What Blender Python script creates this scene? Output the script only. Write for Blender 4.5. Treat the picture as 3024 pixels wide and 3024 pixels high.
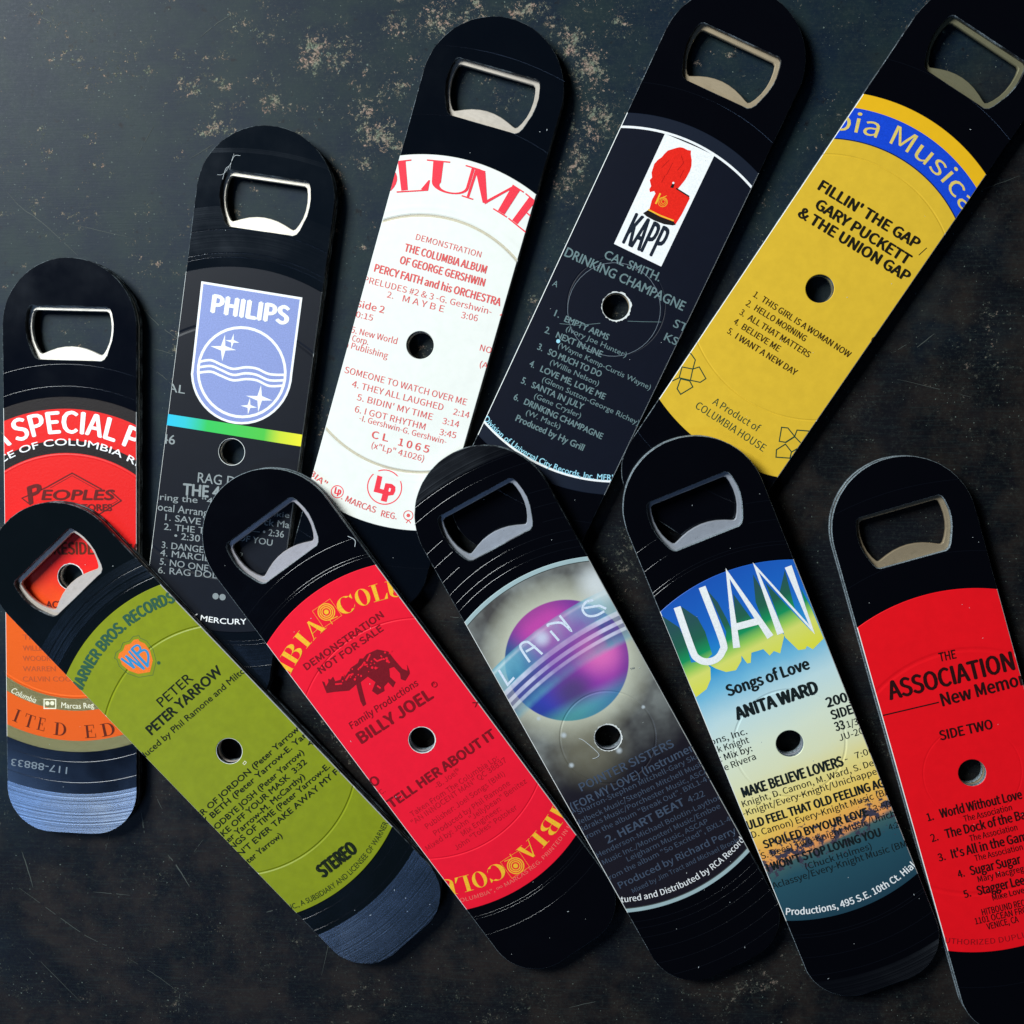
import bpy, bmesh, math, random
import numpy as np
from mathutils import Vector, Matrix
from mathutils.geometry import tessellate_polygon

MM = 0.001
R_ = math.radians
for o in list(bpy.data.objects): bpy.data.objects.remove(o)
scene = bpy.context.scene
col = scene.collection

# ------------------------------------------------------------------ camera
CAMR = (0.9977278, -0.0057848, 0.0671247, 0.0, 0.9963071, 0.0858618, -0.0673735, -0.0856667, 0.9940433)
cd = bpy.data.cameras.new("camera")
cam = bpy.data.objects.new("camera", cd); col.objects.link(cam)
cd.sensor_fit = 'HORIZONTAL'; cd.sensor_width = 36.0; cd.lens = 36.0 * 3371.99 / 3024.0
cd.clip_start = 0.01; cd.clip_end = 20
m = Matrix((CAMR[0:3], CAMR[3:6], CAMR[6:9])).to_4x4(); m.translation = Vector((0, 0, 311.218 * MM))
cam.matrix_world = m
scene.camera = cam

# ------------------------------------------------------------------ world and lamps (a window to the upper left, a dim room)
w = bpy.data.worlds.new("World"); scene.world = w; w.use_nodes = True
bg = w.node_tree.nodes["Background"]
bg.inputs[0].default_value = (0.45, 0.55, 0.75, 1); bg.inputs[1].default_value = 0.012
def area(name, loc, target, sx, sy, power, colr):
    l = bpy.data.lights.new(name, 'AREA'); l.shape = 'RECTANGLE'; l.size = sx; l.size_y = sy; l.energy = power; l.color = colr
    o = bpy.data.objects.new(name, l); col.objects.link(o); o.location = loc
    d = Vector(target) - Vector(loc); o.rotation_euler = d.to_track_quat('-Z', 'Y').to_euler()
    return o
area("window_light", (-0.62, 0.42, 0.66), (-0.04, -0.02, 0), 0.34, 0.40, 16.5, (0.93, 0.985, 1.0))
area("window_pane_light", (-0.42, -0.50, 0.90), (-0.1, -0.12, 0), 0.20, 0.16, 0.85, (0.34, 0.56, 1.0))
area("window_pane_light", (-0.67, -0.50, 0.90), (-0.1, -0.12, 0), 0.20, 0.16, 0.85, (0.34, 0.56, 1.0))
vs = scene.view_settings
vs.view_transform = 'Standard'; vs.look = 'None'; vs.gamma = 1; vs.exposure = 0.0
scene.render.engine = 'CYCLES'

# ------------------------------------------------------------------ material helpers
def lin(c):
    out = []
    for v in c[:3]:
        v = v / 255.0
        out.append(v / 12.92 if v <= 0.04045 else ((v + 0.055) / 1.055) ** 2.4)
    return (out[0], out[1], out[2], 1.0)
class NT:
    def __init__(s, name):
        s.m = bpy.data.materials.new(name); s.m.use_nodes = True
        s.n = s.m.node_tree.nodes; s.l = s.m.node_tree.links
        s.b = s.n["Principled BSDF"]
    def node(s, t, **kw):
        n = s.n.new(t)
        for k, v in kw.items(): setattr(n, k, v)
        return n
    def put(s, sock, v):
        if v is None: return
        if hasattr(v, 'is_output'): s.l.new(v, sock)
        else: sock.default_value = v
    def math(s, op, a, b=None, c=None, clamp=False):
        n = s.node('ShaderNodeMath', operation=op); n.use_clamp = clamp
        s.put(n.inputs[0], a); s.put(n.inputs[1], b); s.put(n.inputs[2], c)
        return n.outputs[0]
    def vmath(s, op, a, b=None, sc=None):
        n = s.node('ShaderNodeVectorMath', operation=op)
        s.put(n.inputs[0], a); s.put(n.inputs[1], b)
        if sc is not None: s.put(n.inputs['Scale'], sc)
        return n.outputs['Value'] if op in ('LENGTH', 'DOT_PRODUCT', 'DISTANCE') else n.outputs[0]
    def mix(s, f, a, b, mode='MIX'):
        n = s.node('ShaderNodeMix', data_type='RGBA', blend_type=mode)
        s.put(n.inputs[0], f); s.put(n.inputs[6], a); s.put(n.inputs[7], b)
        return n.outputs[2]
    def ramp(s, f, stops, interp='LINEAR'):
        n = s.node('ShaderNodeValToRGB'); cr = n.color_ramp; cr.interpolation = interp
        while len(cr.elements) < len(stops): cr.elements.new(0.5)
        for e, (p, c) in zip(cr.elements, stops): e.position = p; e.color = c if len(c) == 4 else (*c, 1)
        s.put(n.inputs[0], f); return n.outputs[0]
    def rng(s, v, a, b, c=0.0, d=1.0, smooth=False):
        n = s.node('ShaderNodeMapRange'); n.interpolation_type = 'SMOOTHSTEP' if smooth else 'LINEAR'
        s.put(n.inputs[0], v); n.inputs[1].default_value = a; n.inputs[2].default_value = b; n.inputs[3].default_value = c; n.inputs[4].default_value = d
        return n.outputs[0]
    def noise(s, vec, scale, detail=3, rough=0.5, off=0.0):
        n = s.node('ShaderNodeTexNoise'); n.inputs['Scale'].default_value = scale; n.inputs['Detail'].default_value = detail; n.inputs['Roughness'].default_value = rough
        if off: vec = s.vmath('ADD', vec, (off, off * 1.7, off * 0.3))
        s.put(n.inputs['Vector'], vec); return n.outputs[0]
    def coord(s): return s.node('ShaderNodeTexCoord').outputs['Object']
    def mm(s): return s.vmath('SCALE', s.coord(), sc=1000.0)     # object coordinates in millimetres
    def sep(s, v):
        n = s.node('ShaderNodeSeparateXYZ'); s.put(n.inputs[0], v); return n.outputs
    def bump(s, h, strength, dist):
        n = s.node('ShaderNodeBump'); n.inputs['Strength'].default_value = strength; n.inputs['Distance'].default_value = dist
        s.put(n.inputs['Height'], h); s.put(s.b.inputs['Normal'], n.outputs[0])
    def set(s, **kw):
        names = dict(col='Base Color', rough='Roughness', metal='Metallic', spec='Specular IOR Level', aniso='Anisotropic', tan='Tangent', coat='Coat Weight', coatr='Coat Roughness')
        for k, v in kw.items(): s.put(s.b.inputs[names[k]], v)
        return s.m
MC = {}
def paper(name, c, rough=0.5, spec=0.16, metal=0.0, fibre=0.06):
    if name in MC: return MC[name]
    t = NT(name); P = t.mm()
    n1 = t.noise(P, 0.35, 4, 0.6); n2 = t.noise(P, 6.0, 2)
    f = t.rng(n1, 0.3, 0.7, 1 - fibre, 1 + fibre * 0.5)
    c2 = t.mix(1.0, lin(c), t.node('ShaderNodeCombineColor').outputs[0], 'MULTIPLY')
    cc = t.n[-1]
    comb = [n for n in t.n if n.type == 'COMBINE_COLOR'][0]
    for i in range(3): t.l.new(f, comb.inputs[i])
    t.set(col=c2, rough=t.rng(n2, 0.3, 0.7, rough - 0.05, rough + 0.05), spec=spec, metal=metal)
    t.bump(n2, 0.12, 0.00004)
    MC[name] = t.m; return t.m
def ink(name, c, rough=0.5, spec=0.16, metal=0.0):
    if name in MC: return MC[name]
    t = NT(name); P = t.mm(); n = t.noise(P, 3.0, 3, 0.7)
    base = lin(c); lo = tuple(x * 0.82 for x in base[:3]) + (1,); hi = tuple(min(1, x * 1.12 + 0.002) for x in base[:3]) + (1,)
    t.set(col=t.mix(t.rng(n, 0.3, 0.7), lo, hi), rough=rough, spec=spec, metal=metal)
    MC[name] = t.m; return t.m
def vinyl_material(name, bands, base=(8, 11, 20), seed=0.0):
    """pressed vinyl: bands = list of (r_in, r_out, groove amount 0..1); grooves shine across the groove direction"""
    t = NT(name); P = t.mm(); x, y, z = t.sep(P)
    flat = t.node('ShaderNodeCombineXYZ'); t.l.new(x, flat.inputs[0]); t.l.new(y, flat.inputs[1])
    r = t.vmath('LENGTH', flat.outputs[0])
    def band_ramp(bands):
        stops = [(0.0, (0, 0, 0, 1))]
        for a, b, k in bands:
            stops.append((a / 100.0, (k, k, k, 1))); stops.append((b / 100.0, (0, 0, 0, 1)))
        return t.ramp(t.math('DIVIDE', r, 100.0), stops, 'CONSTANT')
    g = t.mix(t.math('LESS_THAN', y, 0.0), band_ramp(bands[0]), band_ramp(bands[1]))
    lines = t.node('ShaderNodeTexNoise'); lines.noise_dimensions = '1D'; lines.inputs['Scale'].default_value = 2.2; lines.inputs['Detail'].default_value = 4.0; lines.inputs['Roughness'].default_value = 0.8
    t.l.new(t.math('ADD', r, seed * 37.1), lines.inputs['W'])
    gl = t.math('MULTIPLY', g, t.rng(lines.outputs[0], 0.3, 0.66, 0.45, 1.0), clamp=True)
    rad = t.vmath('NORMALIZE', flat.outputs[0])
    tr = t.node('ShaderNodeVectorTransform', vector_type='VECTOR', convert_from='OBJECT', convert_to='WORLD'); t.l.new(rad, tr.inputs[0])
    sm = t.noise(P, 0.08, 3, 0.6, seed + 3.0)
    fine = t.noise(P, 5.0, 2, 0.6, seed)
    rough = t.math('ADD', t.math('MULTIPLY', gl, 0.13), t.rng(sm, 0.3, 0.7, 0.10, 0.17))
    t.set(col=lin(base), rough=rough, aniso=t.math('MULTIPLY', g, 0.97), spec=t.math('ADD', 0.30, t.math('MULTIPLY', gl, 0.7)))
    t.l.new(tr.outputs[0], t.b.inputs['Tangent'])
    t.b.inputs['Specular Tint'].default_value = (0.74, 0.85, 1.0, 1)  # blue of the reflected sky put into the specular tint
    t.l.new(t.math('ADD', 1.5, t.math('MULTIPLY', t.math('POWER', gl, 2.0), 1.15)), t.b.inputs['IOR'])
    h = t.math('ADD', t.math('MULTIPLY', fine, t.math('MULTIPLY', g, 0.4)), t.math('MULTIPLY', lines.outputs[0], g))
    t.bump(h, 0.25, 0.00002)
    return t.m
def scuffed_edge(name='sawn vinyl edge', lo=0.44):
    t = NT(name); P = t.mm()
    n = t.noise(P, 0.16, 4, 0.7); n2 = t.noise(P, 4.0, 4, 0.7)
    k = t.math('MULTIPLY', t.rng(n, lo, lo + 0.18), t.rng(n2, 0.36, 0.62), clamp=True)
    t.set(col=t.mix(k, lin((14, 17, 24)), lin((150, 165, 172))), rough=0.5, spec=0.4)
    t.bump(n2, 0.6, 0.0002); return t.m
def steel(name, c, rough=0.36, metal=0.5, sd=0.0):
    t = NT(name); P = t.mm()
    s_ = t.vmath('MULTIPLY', P, (0.5, 7.0, 1.0)); n = t.noise(s_, 1.0, 4, 0.7, sd); n2 = t.noise(P, 0.35, 3, .6, sd + 2); n3 = t.noise(P, 1.6, 3, .7, sd + 5)
    cc = t.mix(t.rng(n, 0.3, 0.7), lin(tuple(x * 0.93 for x in c)), lin(c))
    cc = t.mix(t.math('MULTIPLY', t.rng(n2, .55, .75), .35), cc, lin(tuple(x * .62 for x in c)))
    cc = t.mix(t.math('MULTIPLY', t.rng(n3, .66, .74), .6), cc, lin((70, 66, 60)))
    t.set(col=cc, metal=metal, rough=t.rng(n2, 0.3, 0.7, rough - 0.05, rough + 0.08), spec=0.4)
    t.bump(n, 0.15, 0.00005); return t.m
STEELS = {1: ((236, 230, 218), .36, .4), 2: ((236, 228, 212), .36, .4), 3: ((208, 198, 184), .40, .4), 4: ((190, 172, 142), .40, .4), 5: ((132, 128, 100), .42, .4), 6: ((208, 196, 184), .4, .4), 7: ((190, 186, 190), .38, .4), 8: ((188, 194, 204), .36, .5), 9: ((188, 194, 204), .34, .5), 10: ((186, 168, 138), .26, .5)}  # two left blades whiter: reflected window light put into their colour

# ------------------------------------------------------------------ object helpers
def link(name, me, mats=(), parent=None):
    o = bpy.data.objects.new(name, me); col.objects.link(o)
    for mt in mats: me.materials.append(mt)
    if parent is not None: o.parent = parent
    return o
def from_py(name, V, F, mats=(), parent=None, midx=None):
    me = bpy.data.meshes.new(name); me.from_pydata(V, [], F)
    if midx is not None: me.polygons.foreach_set('material_index', midx)
    me.update(); return link(name, me, mats, parent)

# tabletop: dark painted board with flaked patches (a density field on the mesh drives fine procedural flaking)
def tabletop():
    X0, X1, Y0, Y1, n = -420, 370, -460, 390, 420
    xs = np.linspace(X0, X1, n); ys = np.linspace(Y0, Y1, n); gx, gy = np.meshgrid(xs, ys)
    den = np.zeros_like(gx)
    rnd = random.Random(5)
    pat = list(PATCHES)
    for _ in range(230):
        a = rnd.uniform(-175, 40); b = rnd.uniform(0, 115)
        pat.append([a, b, rnd.uniform(.7, 3.6), rnd.uniform(.6, 2.2), rnd.uniform(.6, 1.1)])
    for _ in range(70):                       # the same wear goes on outside the frame
        a = rnd.uniform(X0, X1); b = rnd.uniform(Y0, Y1)
        if -170 < a < 118 and -176 < b < 108: continue
        pat.append([a, b, rnd.uniform(3, 9), rnd.uniform(3, 9), rnd.uniform(.4, .9)])
    for a, b, rx, ry, d in pat:
        q = ((gx - a) / rx) ** 2 + ((gy - b) / ry) ** 2
        den = np.maximum(den, d * np.exp(-q * 0.9))
    V = np.stack([gx, gy, np.zeros_like(gx)], -1).reshape(-1, 3) * MM
    idx = np.arange(n * n).reshape(n, n)
    F = np.stack([idx[:-1, :-1], idx[:-1, 1:], idx[1:, 1:], idx[1:, :-1]], -1).reshape(-1, 4)
    me = bpy.data.meshes.new('tabletop'); me.from_pydata(V.tolist(), [], F.tolist())
    at = me.attributes.new('wear', 'FLOAT', 'POINT'); at.data.foreach_set('value', den.reshape(-1).astype(np.float32))
    t = NT('old dark painted board'); P = t.mm()
    a = t.node('ShaderNodeAttribute', attribute_name='wear').outputs['Fac']
    mid = t.noise(P, 0.07, 6, 0.68, 4.0); mid2 = t.noise(P, 0.035, 3, 0.5, 14.0)
    st = t.noise(t.vmath('MULTIPLY', P, (0.12, 2.6, 1)), 0.8, 4, 0.7); fn = t.noise(P, 1.3, 5, 0.8, 9.0)
    fl = t.noise(P, 0.62, 6, 0.62, 2.0); fl2 = t.noise(P, 1.9, 4, 0.7, 6.0); cl = t.noise(P, 0.05, 4, 0.6, 21.0)
    spk = t.noise(P, 1.3, 2, 0.5, 31.0); dk = t.noise(P, 0.33, 4, 0.6, 17.0)
    base = t.mix(t.rng(mid, 0.40, 0.62), lin((14, 29, 43)), lin((25, 40, 44)))
    px_, py_, pz_ = t.sep(P)
    g_ = t.rng(t.math('ADD', t.math('ADD', t.math('MULTIPLY', px_, .0058), t.math('MULTIPLY', py_, -.009)), t.math('MULTIPLY', t.noise(P, .02, 4, .6, 7.0), 2.2)), .5, 1.55, 0, 1, True)   # browner paint towards the lower right, with the window light's falloff painted in
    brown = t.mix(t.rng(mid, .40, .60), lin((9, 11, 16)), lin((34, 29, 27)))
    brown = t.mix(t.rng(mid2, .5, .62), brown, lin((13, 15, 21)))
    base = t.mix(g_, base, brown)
    base = t.mix(t.math('MULTIPLY', t.rng(st, 0.5, 0.75), 0.35), base, lin((38, 52, 52)))
    base = t.mix(t.math('MULTIPLY', t.rng(fn, 0.52, 0.74), t.math('ADD', .35, t.math('MULTIPLY', a, .5))), base, lin((58, 66, 60)))
    base = t.mix(t.math('MULTIPLY', t.rng(dk, 0.36, 0.27), 0.75), base, lin((14, 12, 18)))
    dens = t.math('MAXIMUM', a, t.rng(cl, 0.48, 0.70, 0.05, 0.62))
    thr = t.math('SUBTRACT', 0.675, t.math('MULTIPLY', dens, 0.205))
    e = t.math('ADD', t.math('MULTIPLY', fl, 0.55), t.math('MULTIPLY', fl2, 0.45))
    flake = t.math('MULTIPLY', t.math('SUBTRACT', e, thr), 30.0, clamp=True)
    halo = t.math('MULTIPLY', t.math('SUBTRACT', e, t.math('SUBTRACT', thr, 0.05)), 14.0, clamp=True)
    fc = t.mix(t.rng(t.noise(P, 0.35, 4, 0.7, 12.0), 0.40, 0.62), lin((120, 130, 112)), lin((172, 142, 128)))
    fc = t.mix(t.rng(t.noise(P, 2.6, 2, 0.6, 3.3), 0.4, 0.65), fc, lin((62, 60, 52)))
    base = t.mix(t.math('MULTIPLY', halo, 0.5), base, lin((54, 60, 54)))
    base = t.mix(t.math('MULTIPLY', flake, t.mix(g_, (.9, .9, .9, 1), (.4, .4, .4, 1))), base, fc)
    sp = t.math('MULTIPLY', t.math('SUBTRACT', spk, t.math('SUBTRACT', 0.725, t.math('MULTIPLY', dens, .06))), 26.0, clamp=True)
    base = t.mix(t.math('MULTIPLY', sp, 0.6), base, lin((120, 134, 124)))
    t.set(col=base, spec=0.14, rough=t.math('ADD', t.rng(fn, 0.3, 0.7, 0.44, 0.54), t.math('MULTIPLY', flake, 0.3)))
    h = t.math('ADD', t.math('ADD', t.math('MULTIPLY', fn, 0.25), t.math('MULTIPLY', st, 0.35)), t.math('MULTIPLY', flake, -1.0))
    t.bump(h, 0.4, 0.00012)
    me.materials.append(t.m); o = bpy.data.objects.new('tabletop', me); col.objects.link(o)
    o['kind'] = 'structure'; return o

def ribbon(pts, width, closed=False, taper=False):
    """flat polyline with mitred joints -> list of quads (2-d)"""
    P = [np.array(p, float) for p in pts]; n = len(P); L = []; Rr = []
    for i in range(n):
        a = P[(i - 1) % n] if (closed or i > 0) else None; b = P[(i + 1) % n] if (closed or i < n - 1) else None
        d1 = (P[i] - a) if a is not None else None; d2 = (b - P[i]) if b is not None else None
        if d1 is not None: d1 = d1 / (np.linalg.norm(d1) + 1e-9)
        if d2 is not None: d2 = d2 / (np.linalg.norm(d2) + 1e-9)
        if d1 is None: d1 = d2
        if d2 is None: d2 = d1
        n1 = np.array([-d1[1], d1[0]]); n2 = np.array([-d2[1], d2[0]]); mm_ = n1 + n2; l = np.linalg.norm(mm_)
        mm_ = n1 if l < 0.3 else mm_ / l
        k = 1 / max(0.62, float(mm_ @ n1)); h = width / 2 * k
        if taper: h *= 0.25 + 0.75 * math.sin(math.pi * (i + 0.4) / (n - 0.2))
        L.append(P[i] + mm_ * h); Rr.append(P[i] - mm_ * h)
    q = []
    for i in range(n if closed else n - 1):
        j = (i + 1) % n; q.append([L[i], L[j], Rr[j], Rr[i]])
    return q
def smooth(pts, k=5, closed=False):
    P = [np.array(p, float) for p in pts]; n = len(P); out = []
    for i in range(n if closed else n - 1):
        p0 = P[(i - 1) % n] if closed or i > 0 else P[i]; p1 = P[i]; p2 = P[(i + 1) % n]; p3 = P[(i + 2) % n] if closed or i < n - 2 else p2
        for s_ in range(k):
            u = s_ / k; out.append(0.5 * ((2 * p1) + (-p0 + p2) * u + (2 * p0 - 5 * p1 + 4 * p2 - p3) * u * u + (-p0 + 3 * p1 - 3 * p2 + p3) * u ** 3))
    if not closed: out.append(P[-1])
    return out

# ------------------------------------------------------------------ lettering
_cap = {}
try:      # the grotesque that ships inside Blender; the built-in face if it is not there
    GROT = bpy.data.fonts.load(bpy.utils.system_resource('DATAFILES', path='fonts') + '/Noto Sans CJK Regular.woff2')
except Exception: GROT = None
CAPS = {}
def text_mesh(s, grot):
    """outline of one line of lettering as (verts Nx2 with x scaled 0..1 and y in cap heights, tris)"""
    key = (s, bool(grot))
    if key in _cap: return _cap[key]
    c = bpy.data.curves.new('t', 'FONT'); c.body = s; c.size = 1.0; c.resolution_u = 3; c.fill_mode = 'FRONT'
    if grot and GROT:
        c.font = GROT; c.body = s.replace('\u2019', "'").replace('\u201c', '"').replace('\u201d', '"')
    o = bpy.data.objects.new('t', c); col.objects.link(o)
    dg = bpy.context.evaluated_depsgraph_get(); dg.update()
    me = o.evaluated_get(dg).to_mesh()
    n = len(me.vertices); v = np.empty(n * 3, np.float32); me.vertices.foreach_get('co', v); v = v.reshape(-1, 3)[:, :2].astype(float)
    f = [tuple(p.vertices) for p in me.polygons]
    o.evaluated_get(dg).to_mesh_clear(); bpy.data.objects.remove(o); bpy.data.curves.remove(c)
    if n:
        x0, x1 = v[:, 0].min(), v[:, 0].max(); v[:, 0] = (v[:, 0] - x0) / max(1e-6, x1 - x0); v[:, 1] /= CAPS.get(bool(grot), 1.0)
    _cap[key] = (v, f); return _cap[key]
for _g in (False, True):
    _v, _f = text_mesh("H", _g); CAPS[_g] = float(_v[:, 1].max())
_cap.clear()

def ell(cx, cy, rx, ry, a0, a1, tx, ty, n=12):
    out = []
    for i in range(n):
        u = [R_(a0 + (a1 - a0) * (i + k) / n) for k in (0, 1)]
        o_ = [(cx + rx * math.cos(w_), cy + ry * math.sin(w_)) for w_ in u]; i_ = [(cx + (rx - tx) * math.cos(w_), cy + (ry - ty) * math.sin(w_)) for w_ in u]
        out.append([o_[0], o_[1], i_[1], i_[0]])
    return out
def rc(a, b, c, d): return [(a, b), (c, b), (c, d), (a, d)]
def serif(ch, fat):
    t = .24 if fat else .19; s = .025 if fat else .042
    if ch == 'O': return ell(.5, .5, .48, .51, 0, 360, t, s, 28)
    if ch == 'C': return ell(.5, .5, .48, .51, 48, 312, t, s, 24) + [[(.80, .86), (.93, .66), (.95, .98)], [(.80, .14), (.93, .34), (.88, .2)]]
    if ch == 'L': return [rc(.16, s, .16 + t, 1 - s), rc(.02, 1 - s, .3 + t, 1), rc(.02, 0, .93, s), [(.93, 0), (.97, .34), (.93, .34), (.72, s)]]
    if ch == 'I': return [rc(.5 - t * .9, s, .5 + t * .9, 1 - s), rc(.08, 1 - s, .92, 1), rc(.08, 0, .92, s)]
    if ch == 'U':
        out = [rc(.12, .3, .12 + t, 1 - s), rc(.84, .3, .84 + s * 1.4, 1 - s), rc(0, 1 - s, .24 + t, 1), rc(.72, 1 - s, 1, 1)]
        n = 14
        for i in range(n):
            q = []
            for k in (0, 1):
                a = math.pi + math.pi * (i + k) / n; w_ = t + (s * 1.4 - t) * (i + k) / n; w_ *= (1 - .45 * math.sin(math.pi * (i + k) / n))
                q.append(((.12 + .84 + s * 1.4) / 2 + (.36 + s * .7) * math.cos(a), .3 + .31 * math.sin(a), (.12 + .84 + s * 1.4) / 2 + (.36 + s * .7 - w_) * math.cos(a), .3 + (.31 - w_ * .75) * math.sin(a)))
            out.append([(q[0][0], q[0][1]), (q[1][0], q[1][1]), (q[1][2], q[1][3]), (q[0][2], q[0][3])])
        return out
    if ch == 'M':
        return [rc(.1, s, .1 + s * 1.2, 1 - s), rc(0, 0, .24, s), rc(0, 1 - s, .14 + t * .7, 1), [(.1, 1 - s), (.1 + t * .95, 1 - s), (.53, .08), (.44, .04)], [(.46, .1), (.49, .02), (.83, 1 - s), (.79, 1 - s)], rc(.78, s, .78 + t * .8, 1 - s), rc(.68, 0, 1, s), rc(.78, 1 - s, 1, 1)]
    if ch == 'B':
        return [rc(.12, s, .12 + t, 1 - s), rc(0, 0, .5, s), rc(0, 1 - s, .5, 1), rc(.2, .5, .5, .5 + s)] + ell(.5, .76, .38, .245, -90, 90, t, s, 10) + ell(.5, .262, .46, .262, -90, 90, t, s, 10)
    if ch == 'A':
        return [[(.08, s), (.12, s), (.53, .97), (.47, 1)], [(.44, 1), (.56, 1), (.93, s), (.93 - t * 1.1, s)], rc(.22, .3, .66, .3 + s), rc(0, 0, .24, s), rc(.56, 0, 1, s)]
    if ch == 'T': return [rc(.5 - t * .5, s, .5 + t * .5, 1 - s), rc(.02, 1 - s, .98, 1), rc(.3, 0, .7, s), rc(.02, .72, .06, 1), rc(.94, .72, .98, 1)]
    if ch == 'E': return [rc(.14, s, .14 + t, 1 - s), rc(0, 0, .92, s), rc(0, 1 - s, .86, 1), rc(.2, .5, .62, .5 + s), rc(.82, .72, .86, 1), rc(.88, 0, .92, .3), rc(.6, .38, .63, .66)]
    if ch == 'D': return [rc(.14, s, .14 + t, 1 - s), rc(0, 0, .5, s), rc(0, 1 - s, .5, 1)] + ell(.45, .5, .52, .5, -90, 90, t, s, 14)
    return []

HW = 37.81 / 2          # half width of an opener, mm
THK = 4.4               # thickness, mm
HEADY, ENDY, RC_ = 68.92, -73.64, 13.0

class Builder:
    """collects flat printed shapes (mm, 2-d + small z) grouped by part name, each with material slots"""
    def __init__(s): s.g = {}
    def add(s, grp, mat, verts, faces, z):
        d = s.g.setdefault(grp, dict(v=[], f=[], m=[], mats=[]))
        if mat not in d['mats']: d['mats'].append(mat)
        mi = d['mats'].index(mat); b = len(d['v'])
        for p in verts: d['v'].append((p[0] * MM, p[1] * MM, z * MM))
        for f in faces: d['f'].append([b + i for i in f]); d['m'].append(mi)
    def finish(s, parent):
        for g, d in s.g.items():
            me = bpy.data.meshes.new(g); me.from_pydata(d['v'], [], d['f']); me.polygons.foreach_set('material_index', d['m']); me.update()
            bm = bmesh.new(); bm.from_mesh(me)
            e = (HW - 0.10) * MM
            for sx in (-1, 1):
                bmesh.ops.bisect_plane(bm, geom=bm.verts[:] + bm.edges[:] + bm.faces[:], plane_co=(sx * e, 0, 0), plane_no=(sx, 0, 0), clear_outer=True)
            for f in bm.faces:
                if f.normal.z < 0: f.normal_flip()
            bm.to_mesh(me); bm.free()
            if len(me.polygons):
                o_ = link(g, me, [INK(m_) for m_ in d['mats']], parent)
                if g in ('lettering', 'small_print', 'curved_title', 'serif_title', 'runout_etching', 'star_dots', 'eye_emblem', 'flower_mark'): o_['kind'] = 'stuff'
            else: bpy.data.meshes.remove(me)

INKS = dict(wht=(246, 250, 246), mar=(96, 26, 24), brn=(96, 34, 14), fad=(190, 84, 44), cre=(236, 232, 200), sil=(120, 132, 142), per=(136, 150, 202), gry=(140, 148, 148),
    red3=(226, 92, 90), red3b=(242, 58, 74), redk=(232, 34, 20), redd=(176, 16, 12), blk=(24, 18, 18), yel=(244, 186, 50), nvy=(22, 32, 46), tea=(112, 136, 138), cyn=(160, 222, 240),
    yel5=(226, 200, 104), bk5=(26, 22, 12), br5=(64, 44, 12), gr5=(26, 66, 48), dg6=(46, 88, 66), org=(240, 122, 40), blu=(50, 140, 196), bk6=(20, 30, 14), dk6=(34, 50, 20),
    ye7=(250, 186, 46), dr7=(128, 14, 26), br7=(120, 16, 28), rd7=(244, 24, 48), fr7=(186, 20, 38), or7=(240, 112, 100), cy8=(92, 168, 186), cy9=(118, 196, 214), vi8=(96, 92, 172), mg8=(206, 104, 180), lv8=(206, 206, 232),
    lt8=(214, 226, 240), st8=(196, 206, 202), tx8=(74, 88, 108), bk9=(20, 30, 32), bk10=(44, 10, 12), fr10=(150, 12, 22), blk2=(30, 26, 30))
def INK(k):
    if k == 'rbw': return rainbow()
    if k == 'gy9': return shadow_ramp()
    return ink('ink ' + k, INKS[k], metal=0.25 if k in ('gry', 'tea', 'tx8') else 0.0)
def rainbow():
    if 'rbw' in MC: return MC['rbw']
    t = NT('rainbow stripe ink'); x, y, z = t.sep(t.mm())
    t.set(col=t.ramp(t.rng(x, -19, 19), [(0, lin((0, 186, 222))), (.14, lin((20, 190, 200))), (.3, lin((30, 190, 80))), (.72, lin((70, 190, 60))), (.84, lin((200, 215, 40))), (1, lin((235, 225, 30)))]), rough=.4); MC['rbw'] = t.m; return t.m
def shadow_ramp():
    if 'gy9' in MC: return MC['gy9']
    t = NT('green to yellow letter shading'); x, y, z = t.sep(t.mm())
    v = t.math('ADD', y, t.math('MULTIPLY', x, -0.10))
    t.set(col=t.ramp(t.rng(v, 22, 42), [(0, lin((228, 226, 70))), (.30, lin((222, 226, 110))), (.42, lin((150, 205, 90))), (.55, lin((18, 150, 90))), (.75, lin((34, 98, 76))), (1, lin((40, 84, 84)))]), rough=.4); MC['gy9'] = t.m; return t.m

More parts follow.
